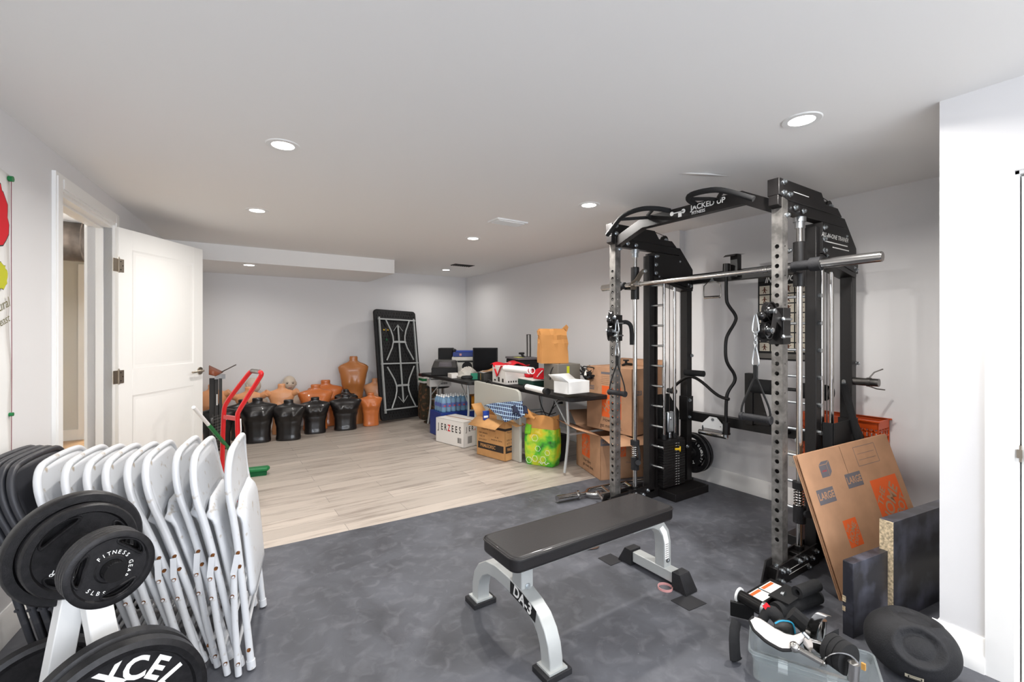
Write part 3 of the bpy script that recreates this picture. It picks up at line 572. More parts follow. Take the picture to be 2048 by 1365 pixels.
def ring_text(b, body, r, size, z, a0, da, off=.01):
    for i, ch in enumerate(body):
        if ch == ' ': continue
        a = R(a0-i*da)
        if size < 0: b.text(ch, -size, frame((r*math.cos(a), r*math.sin(a), z), (-math.sin(a), math.cos(a), 0), (-math.cos(a), -math.sin(a), 0)), off=off); continue
        b.text(ch, size, frame((r*math.cos(a), r*math.sin(a), z), (math.sin(a), -math.cos(a), 0), (math.cos(a), math.sin(a), 0)), off=off)
def plate(label, r, th, M, holes=3, words=(), group=None):
    t = T('weight_plate', label, 'weight plate', M=M, group=group); b, cu = plate_mesh(r, th, holes); b.out('plate_disc', t, cut=cu, ang=40)
    if holes:                                                        # raised rims round the grips
        b = B('iron')
        for k in range(holes):
            a = 2*math.pi*k/holes+math.pi/2; pts = []
            for i in range(28):
                q = 2*math.pi*i/28; u, v_ = math.cos(q)*r*.40, math.sin(q)*r*.115; v_ -= (u*u)/(r*1.9); mid = r*.70; pts.append((math.cos(a)*(mid+v_)-math.sin(a)*u, math.sin(a)*(mid+v_)+math.cos(a)*u, th*.2))
            b.tube(pts, min(.0035, th*.2), 6, closed=True)
        b.out('grip_rim', t)
    if words:
        b = B('wtext'); z = th*.175+.0012
        for body, rr, size, a0, da in words: ring_text(b, body, rr, size, z, a0, da)
        b.out('lettering', t)
    return t
MXm = lambda x, y, z: frame((x, y, z), (0, -1, 0), (0, 0, 1))          # disc facing -x
for i, x in enumerate((3.41, 3.455)):
    plate(('black grip weight plate on the rack peg, front one of two' if i == 0 else 'black weight plate on the rack peg, behind the other nearest the wall'), .165, .03, MXm(x, RY+W, .27), words=((('10LBS', .10, .032, 62, 15), ('45LBS', .10, .026, 25, 14), ('TAG', .075, .035, 285, 28)) if i == 0 else ()))
# ---- things hung on the rack
def chain(b, x, y, z0, z1):
    n = max(2, int((z0-z1)/.018)); 
    for i in range(n):
        z = z0-(i+.5)*(z0-z1)/n; pts = []
        for k in range(12):
            a = 2*math.pi*k/12; c, s_ = math.cos(a)*.008, math.sin(a)*.014
            pts.append((x+(c if i % 2 else 0), y+(0 if i % 2 else c), z+s_))
        b.tube(pts, .0025, 6, closed=True)
def carab(b, x, y, z0, z1):
    b.tube([(x, y-.006, z0), (x, y+.006, z0), (x, y+.018, z1+.015), (x, y+.01, z1), (x, y-.01, z1), (x, y-.018, z1+.015)], .004, 8, closed=True, sm=1)
def cable_handle(x, y, label, rz, zg=.866):
    t = T('cable_handle', label, 'cable handle', (x, y, zg), rz); dz = .866-0
    z = lambda q: q-.866
    b = B('zinc'); carab(b, 0, 0, z(1.38), z(1.29)); b.out('carabiner', t, 'silver snap hook')
    b = B('zinc'); chain(b, 0, 0, z(1.295), z(1.205)); b.out('chain', t, 'short zinc chain')
    b = B('zinc'); carab(b, 0, 0, z(1.215), z(1.125)); b.out('carabiner', t, 'silver snap hook')
    b = B('foam'); b.box((0, 0, z(1.095)), (.012, .018, .07)); 
    for s in (-1, 1): b.tube([(0, s*.004, z(1.07)), (0, s*.03, z(1.01)), (0, s*.07, z(.92)), (0, s*.073, z(.87))], .009, 8, sm=2, flat=.5)
    b.out('strap', t, 'black webbing strap')
    b = B('blackr'); b.cyl((0, -.075, 0), (0, .075, 0), .0175, n=22); b.cyl((0, -.078, 0), (0, -.062, 0), .021, n=22); b.cyl((0, .078, 0), (0, .062, 0), .021, n=22); b.out('grip', t, bev=.002); return t
cable_handle(2.255, 1.215, 'black cable handle with silver chain on the near right upright pulley', 0)
cable_handle(2.385, 2.26, 'black cable handle with silver chain on the far left upright pulley', 0, .866)
b = B('black'); b.tube([AT(p[0], p[1], 3.466) for p in ((1453, 536), (1452, 600), (1457, 612), (1472, 631), (1472, 643), (1454, 671), (1451, 686), (1451, 717), (1457, 732), (1469, 748), (1471, 763), (1457, 781), (1452, 797), (1452, 866))], .0125, 12, sm=2)
t = T('curl_bar', 'black zigzag curl bar hanging upright at the back of the power rack', 'barbell'); b.out('bent_bar', t)
for a, c in ((528, 548), (845, 866)):
    b = B('black'); p, q = AT(1453, a, 3.466), AT(1452.5, c, 3.466); b.cyl(p, q, .026, n=20); b.cyl(q, q-V((0, 0, .012)), .03, n=20); b.out('bar_end', t)
b = B('zinc'); p = AT(1452, 870, 3.466); b.cyl(p, p-V((0, 0, .02)), .02); b.out('end_cap', t, 'zinc end cap')
t = T('handle_attachment', 'silver D-shaped cable handle on the upper rear beam', 'cable attachment', (3.33, 2.14, 1.635)); b = B('chrome')
b.tube([(0, -.07, .06), (0, .07, .06), (0, .075, -.05), (0, .07, -.065), (0, -.07, -.065), (0, -.075, -.05)], .005, 8, closed=True, sm=1); b.out('wire_frame', t)
b = B('chrome'); b.cyl((0, -.065, -.062), (0, .065, -.062), .012, n=18); b.out('grip', t); b = B('zinc'); b.prism([(-.025, 0), (.025, 0), (.0, .035)], .004, MXm(0, 0, .06)); b.out('hanger_plate', t)
t = T('handle_attachment', 'silver close-grip rowing handle on the lower rear beam', 'cable attachment', (3.33, 2.13, .545)); b = B('white')
b.prism([(-.10, -.02), (.10, -.02), (.10, .01), (.03, .075), (-.03, .075), (-.10, .01)], .006, MXm(0, 0, .0)); b.out('yoke_plate', t)
b = B('chrome'); b.cyl((-.005, -.12, -.06), (-.005, .12, -.06), .02, n=20); b.out('grip', t, 'knurled chrome grip'); b = B('zinc')
for s in (-1, 1): b.box((-.003, s*.09, -.035), (.008, .012, .06))
b.cyl((-.01, 0, .055), (.005, 0, .055), .012); b.out('side_link', t)
t = T('lat_bar', 'black bent bar with foam grips at the left rear of the rack', 'bar'); b = B('black'); b.tube([(3.25, 2.47, .78), (3.25, 2.43, .85), (3.25, 2.30, .94), (3.25, 2.20, .92), (3.25, 2.04, .80), (3.25, 1.95, .79)], .012, 12, sm=2); b.out('bent_bar', t)
b = B('foam'); b.cyl((3.25, 2.33, .965), (3.25, 2.16, .965), .024, n=20); b.cyl((3.25, 2.50, .80), (3.25, 2.42, .795), .02, n=16); b.out('foam_grip', t)
b = B('zinc'); b.cyl((3.25, 2.25, .935), (3.25, 2.25, .995), .028, n=20); 
t = T('tricep_bar', 'black rod leaning on the right rear upright behind the flattened cartons', 'bar'); b = B('foam'); b.cyl(AT(1688, 768, 2.66), AT(1722, 905, 2.66), .019, n=18); b.out('rod', t)
b = B('zinc'); p = AT(1688, 768, 2.66); b.tube([p, p+V((.05, .02, .012)), p+V((.07, .03, -.01))], .009, 8); b.out('end_hook', t)
# exercise poster on the wall
t = T('exercise_poster', 'black exercise instruction poster with rows of small figures on right wall', 'poster', M=MXm(XR-.003, 0, 0))
py0, py1, pz0, pz1 = -1.925, -1.47, 1.08, 1.73
b = B('blackm'); b.bb((py0, pz0, 0), (py1, pz1, .002)); b.m(mat('poster_cream', (222, 214, 196), .6))
cells = []
for r_ in range(7):
    for c in range(5):
        x0 = py0+.012+c*.088; z0 = 1.665-(r_+1)*.074; b.bb((x0, z0, .002), (x0+.078, z0+.065, .0025)); cells.append((x0+.039, z0+.033))
b.m('grey'); b.bb((py0+.005, pz0+.012, .002), (py1-.03, pz0+.05, .0025)); b.out('sheet', t)
b = B('wtext'); b.text('INSTRUCTION', .062, TR(-1.70, 1.698, .003), off=.02, sx=.85, shear=.3); b.out('lettering', t)
b = B(mat('figure_print', (110, 60, 40), .7))
for k, (x, y) in enumerate(cells):
    a = (k*37 % 5-2)*.006; b.box((x, y, .003), (.012, .02, .0006)); b.cyl((x, y+.016, .0028), (x, y+.016, .0033), .006, n=8)
    for s in (-1, 1): b.bar((x, y+.006, .003), (x+s*.02, y+.006+a, .003), .005, .0006); b.bar((x, y-.008, .003), (x+s*.010, y-.026, .003), .006, .0006)
b.out('figure_drawings', t); b = B('redc'); b.box((-1.62, 1.112, .0028), (.014, .03, .001)); b.out('red_figure', t)

# ============================================================ FLAT BENCH
bench = T('weight_bench', 'flat weight bench with black vinyl pad and silver-grey legs', 'bench', (1.42, 1.55, 0))
BP = [(-.475, -.105), (-.475, .085), (-.455, .10), (.45, .105), (.475, .085), (.475, -.11), (.45, -.13), (-.445, -.13)]
BP = [(-.475, -.115), (-.475, .085), (-.44, .115), (.43, .115), (.475, .08), (.475, -.11), (.43, -.14), (-.435, -.14)]
BP = []
for sx, sy, q in ((1, 1, 0), (-1, 1, 90), (-1, -1, 180), (1, -1, 270)):
    for i in range(6): an = R(q+18*i); BP.append((sx*.435+math.cos(an)*.04, -.0125+sy*.0875+math.sin(an)*.04))
b = B('vinyl'); b.prism(BP, .062, TR(0, 0, .378)); pad = b.out('pad', bench, bev=.014, seg=4)
b = B('vinyl'); b.tube([(x*1.003, y*1.004+(y > 0)*.0, .432) for x, y in BP], .003, 6, closed=True); b.out('piping', pad)
b = B('blackm'); b.bb((-.42, -.10, .362), (.42, .08, .378)); b.out('pad_board', bench)
b = B('silver'); b.bar((-.36, 0, .335), (.40, 0, .335), .06, .05); b.out('spine', bench, bev=.004)
b = B('silver'); b.bar((-.34, 0, .21), (-.34, 0, .36), .07, .06, (1, 0, 0)); b.out('front_post', bench, bev=.005)
def sweep(pts, w_, h_, wid=(1, 0, 0)):                              # square tube swept along a curve
    b = B('silver'); rs = []; wid = V(wid); pts = [V(p) for p in pts]
    for i, p in enumerate(pts):
        t = (pts[min(i+1, len(pts)-1)]-pts[max(i-1, 0)]).normalized(); n = t.cross(wid).normalized(); rs.append([p+wid*a*w_/2+n*c*h_/2 for a, c in ((-1, -1), (1, -1), (1, 1), (-1, 1))])
    b.rings(rs); return b
arc = []
for i in range(25):
    u = i/24; y = -.26+.58*u; z = .02+.20*(1-abs(2*u-1)**3.0); 
    arc.append((-.34, y, z))
arc = [(-.34, -.195, .012), (-.34, -.193, .06), (-.34, -.184, .105), (-.34, -.165, .145), (-.34, -.135, .178), (-.34, -.09, .20), (-.34, -.03, .218), (-.34, .08, .228), (-.34, .17, .23), (-.34, .245, .218), (-.34, .30, .185), (-.34, .335, .14), (-.34, .35, .09), (-.34, .352, .012)]
arc = [V((-.34, V(a).y, V(a).z)) for a in arc]
b = sweep(arc, .062, .058); fa = b.out('arched_foot', bench, bev=.004)
b = B('blackm'); b.bb((-.3745, -.175, .165), (-.3715, .02, .232)); b.X = None
fp = None
b = B('blackm'); b.add([(-.3725, -.13, .165), (-.3725, -.05, .186), (-.3725, .045, .198), (-.3725, .045, .25), (-.3725, -.05, .238), (-.3725, -.14, .215)], [(0, 1, 2, 3, 4, 5)]); b.m('wtext'); b.text('DA-3', .062, frame((-.3735, -.045, .211), (0, -1, -.22), (0, -.22, 1)), off=.03, sx=.95); b.out('lettering', fa)
for y in (-.195, .352):
    b = B('blackr'); b.box((-.34, y, .012), (.12, .095, .024)); b.out('rubber_foot', bench, bev=.003)
    b = B('silver'); b.box((-.34, y, .028), (.085, .08, .008)); b.out('foot_plate', bench)
b = sweep([(.30, 0, .335), (.38, 0, .335), (.45, 0, .328), (.505, 0, .30), (.54, 0, .255), (.555, 0, .2), (.556, 0, .1), (.556, 0, .055)], .06, .055, (0, 1, 0)); rp = b.out('curved_post', bench, bev=.004)
b = B('wtext'); b.add([(.49, -.0315, .29), (.515, -.0315, .25), (.53, -.0315, .2), (.532, -.0315, .12), (.562, -.0315, .12), (.561, -.0315, .21), (.546, -.0315, .262), (.515, -.0315, .30)], [(0, 1, 2, 3, 4, 5, 6, 7)]); b.m('grey')
for i in range(7): b.box((.547, -.0320, .13+i*.011), (.022, .0006, .003))
b.out('warning_label', rp)
b = B('silver'); b.box((.556, .05, .05), (.06, .26, .055)); b.out('rear_foot', bench, bev=.004)
for y, s in ((-.085, -1), (.185, 1)):
    b = B('blackr'); b.rings([[(.556+i*a, y+s*q, z) for i, z in ((-1, 0), (1, 0), (1, h), (-1, h))] for q, a, h in ((0, .04, .085), (.045, .038, .085), (.085, .045, .01))]); b.out('rubber_cap', bench)
bolts([(-.34, -.036, .255), (.556, -.028, .11)], bench, '-y', r=.009, h=.008)
# wristband, patches and scuffs on the mat
b = B('pink'); b.lathe([(.034, 0), (.036, 0), (.036, .012), (.034, .012)], None, 32, True); one(b, 'wristband', 'pink and white rubber wristband on the mat beside the bench', 'wristband', (1.91, 1.485, .0))
b = B('patch'); b.prism([(0, 0), (.12, -.01), (.115, .09), (-.003, .1)], .002); one(b, 'rubber_offcut', 'small square black rubber offcut on the mat near the wristband', 'rubber piece', (1.848, 1.303, .0005))
b = B('patch'); b.prism([(0, 0), (.10, 0), (.10, .1), (0, .1)], .002); one(b, 'rubber_offcut', 'small square black rubber offcut on the mat behind the bench leg', 'rubber piece', (1.845, 1.795, .0005))
b = B(mat('bark_brown', (78, 58, 48), .9)); b.grid(lambda u, v: (u*.3, .06*math.sin(u*3.14)*(v-.5)*1.6+.02*math.sin(u*9), .012*math.sin(v*3.14)+.004), 16, 6); one(b, 'dark_cloth_strip', 'crumpled dark brown strip lying on the mat under the bench', 'cloth', (1.76, 2.02, 0.001), rz=10)
# chrome bars on the floor left of the rack
t = T('multi_grip_bar', 'chrome multi-grip bar lying on the mat behind the bench', 'barbell', (2.62, 2.62, .032), -8)
b = B('chrome'); b.cyl((-.44, 0, 0), (-.26, 0, 0), .025, n=24); b.cyl((.62, 0, 0), (.80, 0, 0), .025, n=24); b.out('bar_sleeve', t)
b = B('chrome'); b.cyl((-.26, 0, 0), (-.245, 0, 0), .036, n=24); b.cyl((.60, 0, 0), (.62, 0, 0), .036, n=24); b.out('collar', t)
b = B('chrome'); b.cyl((-.25, 0, 0), (-.17, 0, 0), .016)
for s in (-1, 1): b.tube([(-.18, 0, 0), (-.13, s*.05, 0), (-.08, s*.075, 0), (.40, s*.075, 0), (.46, s*.05, 0), (.52, 0, 0), (.6, 0, 0)], .0145, 12, sm=2)
for x in (.0, .12, .24): b.cyl((x, -.075, 0), (x+.03, .075, 0), .0135)
b.out('frame_bar', t)
t = T('v_handle', 'small chrome V-shaped row handle on the floor beside the left upright', 'cable attachment', (2.30, 2.33, .015), 20)
b = B('chrome'); b.tube([(-.07, .05, 0), (-.08, -.04, 0), (.0, -.08, 0), (.1, .0, .02), (.22, .14, .06)], .011, 10, sm=1); b.out('bent_rod', t)
# ============================================================ RIGHT CORNER
A1 = G(1706.5, 1279); dB = V((.99, -.14, 0)).normalized(); nB = V((-dB.y, dB.x, 0))
def board(name, label, p, L_, h, th, tilt, edge):
    M = MX(((dB.x, nB.x, 0, p.x), (dB.y, nB.y, 0, p.y), (0, 0, 1, 0), (0, 0, 0, 1))) @ MX.Rotation(R(tilt), 4, 'X')
    b = B('lam'); b.bb((0.004, 0, 0), (L_, th, h)); b.m(edge); b.bb((0, .001, 0), (.004, th-.001, h-.001)); t = T(name, label, 'board', M=M); b.out('slab', t, bev=.001); return t
t = board('laminate_board', 'short black laminate board standing on the floor left of the taller one', A1, .62, .315, .042, 0, 'lam')
b = B('wood'); b.bb((-.0012, .028, .14), (.001, .042, .165)); b.bb((-.0012, .03, .10), (.001, .042, .12)); b.out('chipped_edge', t)
board('laminate_board', 'tall black laminate board with bare chipboard end, against the closet wall', V((2.515, .745, 0)), .85, .45, .055, 0, 'wood')
# stack of flattened cartons
BL = V((2.52, .93, .0)); TL = V((2.55, 1.135, .655)); TRr = V((3.30, 1.00, .70)); xh = (TRr-TL); 
def logo(b, cx, cy, sz, M=None, z=0, tint='orange'):
    M = M or MX.Identity(4); b.m(tint); b.add([(cx-sz/2, cy-sz*.62, z), (cx+sz/2, cy-sz*.62, z), (cx+sz/2, cy+sz*.62, z), (cx-sz/2, cy+sz*.62, z)], [(0, 1, 2, 3)], M); b.m('card')
    q = M @ MX.Translation((cx, cy, z+.0006)) @ MX.Rotation(R(48), 4, 'Z')
    b.text('THE', sz*.24, q @ MX.Translation((sz*.0, sz*.36, 0)), off=.02); b.text('HOME', sz*.42, q @ MX.Translation((sz*.0, sz*.04, 0)), off=.02, sx=.85); b.text('DEPOT', sz*.32, q @ MX.Translation((0, -sz*.30, 0)), off=.02, sx=.85)
for k in range(4):
    off = (3-k)*.0075; xn = xh.normalized(); yn = (TL-BL).normalized(); zn = xn.cross(yn).normalized(); M = frame(BL-zn*off*1.0+xn*[0, .004, .012, 0][k]+V((0, 0, 0)), xn, yn)
    lb = ['flattened brown moving carton printed with orange square logos, front of the leaning stack', 'flattened brown carton second in the leaning stack, only its edge showing', 'flattened brown carton third in the leaning stack, only its edge showing', 'flattened brown carton at the back of the leaning stack'][3-k]
    t = T('flattened_carton', lb, 'cardboard', M=M, group='flattened cartons leaning by the rack')
    b = B('card'); b.prism([(0, 0), (.77, .0), (.77, .685), (.765, .69+.0*k), (0, .69)], .005, TR(0, 0, -.005)); b.out('sheet', t, bev=.001)
    if k == 3:
        b = B('greyp')
        for cx, cy in ((.115, .47), (.365, .505)): b.m('greyp'); b.bb((cx-.065, cy-.036, .0002), (cx+.065, cy+.036, .0006)); b.m('card'); b.text('LARGE', .048, TR(cx, cy, .001), off=.02, sx=.85)
        logo(b, .60, .33, .235, z=.0004); logo(b, .22, .27, .105, z=.0004)
        b.m('greyp'); b.prism([(.13, .555), (.19, .555), (.19, .615), (.13, .615)], .0006); b.prism([(.193, .555), (.215, .575), (.215, .63), (.193, .615)], .0006); b.prism([(.13, .618), (.19, .618), (.213, .633), (.155, .633)], .0006); b.m('redc'); b.text('LARGE', .012, TR(.16, .585, .001)); b.m('greyp')
        for q in ((.44, .56, .63, .562), (.44, .66, .63, .662)): b.bb((q[0], q[1], 0), (q[2], q[3], .0005))
        b.bb((.44, .56, 0), (.442, .662, .0005)); b.bb((.628, .56, 0), (.63, .662, .0005))
        for y in (.59, .622): b.bb((.46, y, 0), (.61, y+.0015, .0005))
        b.m('bluep'); b.bb((.10, .125, 0), (.12, .165, .0006)); b.text('DOUBLE WALL MOVING BOX', .018, TR(.215, .155, .0006), sx=.85); b.text('RECYCLED CONTENT', .022, TR(.215, .132, .0006), off=.03)
        b.m('dark'); b.bb((.335, .50, 0), (.3365, .685, .0005)); b.out('printing', t)
# orange mesh crate behind the rack
t = T('orange_crate', 'tall orange plastic mesh crate between the power rack and the wall', 'crate', (3.51, 1.31, 0)); hx_, hy_ = .085, .22
b = B('orplas'); Hc = .74
for s in (-1, 1):
    b.box((s*hx_, 0, Hc-.025), (.008, hy_*2, .05)); b.box((0, s*hy_, Hc-.025), (hx_*2, .008, .05)); b.box((s*hx_, 0, .02), (.008, hy_*2, .04)); b.box((0, s*hy_, .02), (hx_*2, .008, .04))
b.box((0, 0, .006), (hx_*2, hy_*2, .006)); b.box((-hx_-.008, 0, Hc), (.024, hy_*2+.03, .008)); b.box((hx_+.004, 0, Hc), (.016, hy_*2+.03, .008)); b.out('crate_rim', t)
b = B('orplas')
for i in range(19):
    y = -hy_+i*hy_/9
    for s in (-1, 1): b.box((s*hx_, y, Hc/2), (.005, .008, Hc))
for i in range(5): 
    for s in (-1, 1): b.box((-hx_+i*hx_/2, s*hy_, Hc/2), (.008, .005, Hc))
for i in range(18):
    z = .04+i*.0375
    for s in (-1, 1): b.box((s*hx_, 0, z), (.005, hy_*2, .007)); b.box((0, s*hy_, z), (hx_*2, .005, .007))
b.out('mesh_side', t)
# medicine ball with moulded recesses
t = T('grip_medicine_ball', 'black rubber medicine ball with two moulded oval hand recesses by closet wall', 'medicine ball', M=TR(2.20, .60, .117, 0, 0, -74))
def ballpt(u, v):
    a = v*math.pi; c = u*2*math.pi; p = V((math.sin(a)*math.cos(c), math.sin(a)*math.sin(c), math.cos(a)))
    q = 1.0
    for dv, ra, dep in ((V((.18, -.80, .42)).normalized(), .50, .17), (V((.10, .12, 1)).normalized(), .50, .16)):
        e = p.angle(dv); k = max(0, 1-(e/ra)**2) if e < ra else 0; ks = min(1, k*4.5); q -= dep*(ks*ks*(3-2*ks)); 
        if ra < e < ra+.16: q += .025*math.sin((e-ra)/.16*math.pi)
    return V((p.x*.142*q, p.y*.130*q, p.z*.117*q))
b = B('blackr'); b.rings([[ballpt(i/96, max(.001, min(.999, j/64))) for i in range(96)] for j in range(65)]); b.out('shell', t, ang=80)
b = B(mat('sticker_cream', (215, 205, 180), .7)); 
def onb(dx, dz): 
    p = V((dx, -math.sqrt(max(0, 1-dx*dx-dz*dz)), dz)); return V((p.x*.1425, p.y*.1308, p.z*.1176))
b.grid(lambda u, v: onb(-.12+.36*u, -.60+.16*v), 14, 5); b.m('blackm')
b.X = None
b.grid(lambda u, v: onb(-.06+.27*u, -.58+.025*v)*1.004, 8, 2); b.grid(lambda u, v: onb(-.06+.025*u, -.58+.11*v)*1.004, 2, 4); b.grid(lambda u, v: onb(.185+.025*u, -.58+.11*v)*1.004, 2, 4); b.grid(lambda u, v: onb(-.06+.27*u, -.49+.02*v)*1.004, 8, 2); b.out('sticker', t)
# clear bin with attachments
bc = V((1.845, .79, 0)); ax = V((.45, -.89, 0)).normalized(); ay = V((-ax.y, ax.x, 0)); BM = MX(((ax.x, ay.x, 0, bc.x), (ax.y, ay.y, 0, bc.y), (0, 0, 1, 0), (0, 0, 0, 1)))
t = T('storage_bin', 'clear plastic shoebox bin filled with chrome cable attachments', 'bin', M=BM)
def rr(a, c, r, z, n=5):
    o = []
    for sx, sy, q in ((1, 1, 0), (-1, 1, 90), (-1, -1, 180), (1, -1, 270)):
        for i in range(n): an = R(q+90*i/(n-1)); o.append((sx*(a-r)+math.cos(an)*r, sy*(c-r)+math.sin(an)*r, z))
    return o
b = B('clear'); L2, W2 = .195, .10
b.rings([rr(L2-.025, W2-.018, .02, .0), rr(L2-.008, W2-.006, .02, .075), rr(L2-.004, W2-.002, .02, .08), rr(L2, W2, .022, .112), rr(L2+.007, W2+.007, .024, .113), rr(L2+.007, W2+.007, .024, .102), rr(L2+.002, W2+.002, .022, .102), rr(L2-.006, W2-.004, .02, .078), rr(L2-.01, W2-.008, .02, .004)], True); b.out('tub', t)
def put(name, label, cat, b, **k): return one(b, name, label, cat, M=BM, **k)
RV = V((C_, -S_, 0))
def ribbon(b, pts, W_, n=24):
    pts = [V(p) for p in pts]
    for _ in range(2): pts = [pts[0]]+[q for i in range(len(pts)-1) for q in (pts[i]*.75+pts[i+1]*.25, pts[i]*.25+pts[i+1]*.75)]+[pts[-1]]
    th_ = .004; vs = []
    b.rings([[p, p+W_, p+W_-V((0, 0, th_))-RV*.002, p-V((0, 0, th_))-RV*.002] for p in pts])
t2 = T('stirrup_handle', 'chrome stirrup handle standing upright in the middle of the clear bin', 'cable attachment')
b = B('chrome'); ribbon(b, [AT(1610, 1276, 1.66), AT(1613, 1254, 1.66), AT(1621, 1237, 1.665), AT(1632, 1225, 1.67), AT(1643, 1226, 1.68)], RV*.038-V((0, 0, .014))); b.out('stirrup', t2)
b = B('chrome'); b.cyl(AT(1645, 1240, 1.68), AT(1642, 1280, 1.68), .014, n=20); b.out('grip', t2)
t2 = T('stirrup_handle', 'chrome stirrup handle at the near end of the clear bin', 'cable attachment')
b = B('chrome'); ribbon(b, [AT(1646, 1332, 1.54), AT(1651, 1316, 1.54), AT(1664, 1307, 1.53), AT(1684, 1305, 1.52), AT(1704, 1311, 1.51), AT(1717, 1325, 1.50)], RV*.006-V((-.012, -.02, .020))); b.out('stirrup', t2)
b = B('chrome'); b.cyl(AT(1708, 1327, 1.50), AT(1706, 1362, 1.50), .017, n=24); b.out('grip', t2)
t2 = T('straight_bar_handle', 'chrome bar handle lying across the middle of the clear bin', 'cable attachment')
b = B('chrome'); b.cyl(AT(1586, 1293, 1.64), AT(1652, 1330, 1.55), .0105, n=20); b.sph(tuple(AT(1589, 1295, 1.63)), .018, 14); b.out('bar', t2)
b = B('chrome'); b.cyl(AT(1616, 1290, 1.62), AT(1640, 1298, 1.62), .024, n=26); b.out('end_drum', t2); b = B('zinc'); b.cyl(AT(1606, 1266, 1.64), AT(1626, 1286, 1.62), .006, n=12); b.out('link_rod', t2)
t2 = T('lifting_belt', 'rolled black nylon belt in the clear bin', 'belt'); c0, c1 = AT(1660, 1296, 1.60), AT(1697, 1312, 1.54); cd = (c1-c0).normalized()
FM = frame(c0, V((0, 0, 1)).cross(cd), V((0, 0, 1))); Lb = (c1-c0).length; b = B('foam'); prof = [(.003, 0)]
for i in range(8): r_ = .006+i*.0055; prof += [(r_, .0), (r_+.002, .006), (r_+.0045, .006), (r_+.0055, 0)]
prof += [(.052, .002), (.052, Lb*.3), (.049, Lb*.32), (.052, Lb*.35), (.052, Lb*.6), (.049, Lb*.62), (.052, Lb*.66), (.052, Lb), (.003, Lb)]
b.lathe(prof, FM @ MX.Scale(-1, 4, (1, 0, 0)), 40); b.out('rolled_webbing', t2); b = B('foam'); ribbon(b, [AT(1650, 1272, 1.62), AT(1664, 1264, 1.63), AT(1678, 1258, 1.64)], V((0, 0, -.03))); b.out('belt_end', t2)
b = B('gold'); b.box(tuple(AT(1727, 1334, 1.55)), (.008, .012, .022)); b.out('gold_tag', t2)
t2 = T('lifting_pad', 'white padded wrist wrap with black edge draped over the clear bin', 'pad')
TP = [AT(*q) for q in ((1506, 1236, 1.80), (1520, 1240, 1.79), (1545, 1256, 1.76), (1570, 1270, 1.72), (1588, 1274, 1.69), (1606, 1268, 1.68))]; BP_ = [AT(*q) for q in ((1500, 1243, 1.76), (1508, 1262, 1.72), (1532, 1284, 1.68), (1562, 1301, 1.64), (1584, 1301, 1.63), (1606, 1280, 1.66))]
def pf(u, v):
    k = min(4.999, u*5); i = int(k); f_ = k-i; a = TP[i]*(1-f_)+TP[i+1]*f_; c = BP_[i]*(1-f_)+BP_[i+1]*f_; return a*(1-v)+c*v+V((-.4, -.4, .5))*.022*math.sin(v*math.pi)
b = B('wcloth'); b.grid(pf, 24, 8); b.out('padding', t2, solid=.010); b = B('foam'); b.tube([pf(i/16, 0) for i in range(17)]+[pf(1, j/6) for j in range(1, 6)]+[pf(1-i/16, 1) for i in range(17)]+[pf(0, 1-j/6) for j in range(1, 6)], .0065, 8, closed=True); b.out('edge_binding', t2)
b = B('foam'); b.tube([(-.16, .065, .14), (-.14, .085, .175), (-.115, .085, .175), (-.09, .07, .14)], [.018, .026, .026, .018], 12, sm=1); b.m('redc'); b.cyl((-.15, .08, .185), (-.135, .088, .20), .011); put('workout_glove', 'black workout glove with red tab in the clear bin', 'glove', b)
t2 = T('grip_pad', 'grey grip pad with bright blue edge in the clear bin', 'pad'); o_ = [AT(*q, 1.75) for q in ((1548, 1262), (1549, 1246), (1560, 1240), (1580, 1242), (1587, 1250), (1590, 1272))]
b = B('dgrey'); b.add(o_, [tuple(range(6))]); b.out('pad_face', t2, solid=.008); b = B('teal'); b.tube([p-V((.004, .004, 0)) for p in o_[1:]], .003, 6, sm=1); b.out('edge_piping', t2)
b = B('foam'); b.tube([(-.06, .09, .19), (.0, .085, .15), (.02, .07, .10)], .03, 10, sm=1); put('fabric_strap', 'dark grey fabric strap at the back of the clear bin', 'strap', b)
b = B('white'); b.box((.06, -.078, .06), (.03, .004, .03)); b.box((-.09, -.075, .07), (.03, .004, .035)); put('paper_tags', 'small white paper tags against the wall of the clear bin', 'tag', b)
# black roller pads and frame parts on the floor
r0, r1 = G(1480, 1192, .11), G(1552, 1232, .10); rd = (r1-r0).normalized()
t = T('foam_roller_bar', 'black foot roller bar with a flat end pad beside the clear bin', 'gym attachment', r0)
b = B('blackg'); b.cyl((0, 0, 0), r1-r0, .025, n=22); b.out('tube', t)
b = B('white'); b.cyl(-rd*.008, (0, 0, 0), .033, n=24); b.out('end_flange', t, 'silver end flange'); b = B('zinc'); b.cyl(rd*.10, rd*.112, .028, n=22); b.out('ring', t)
b = B('blackm'); q = G(1484, 1222, .05)-r0; b.box((0, 0, 0), (.012, .095, .085), MX.Translation(q) @ MX.Rotation(R(30), 4, 'Z') @ MX.Rotation(R(-20), 4, 'Y')); b.out('end_pad', t, bev=.003)
b = B('blackm'); b.bar((0, 0, -.02), q+V((0, 0, .02)), .02, .02); b.out('pad_arm', t)
def sleeve(p, q, r, label):
    x = (q-p); b = B('foam'); L_ = x.length; b.lathe([(r*.45, 0), (r, 0), (r, L_), (r*.45, L_)], frame(p, V((0, 0, 1)).cross(x), V((0, 0, 1))), 24, True); one(b, 'foam_sleeve', label, 'foam tube', (0, 0, 0))
sleeve(G(1552, 1222, .036), G(1634, 1193, .036), .034, 'long thick black foam tube lying on the mat beside the rack base')
sleeve(G(1594, 1186, .098), G(1634, 1171, .098), .027, 'short black foam tube resting on the longer one')
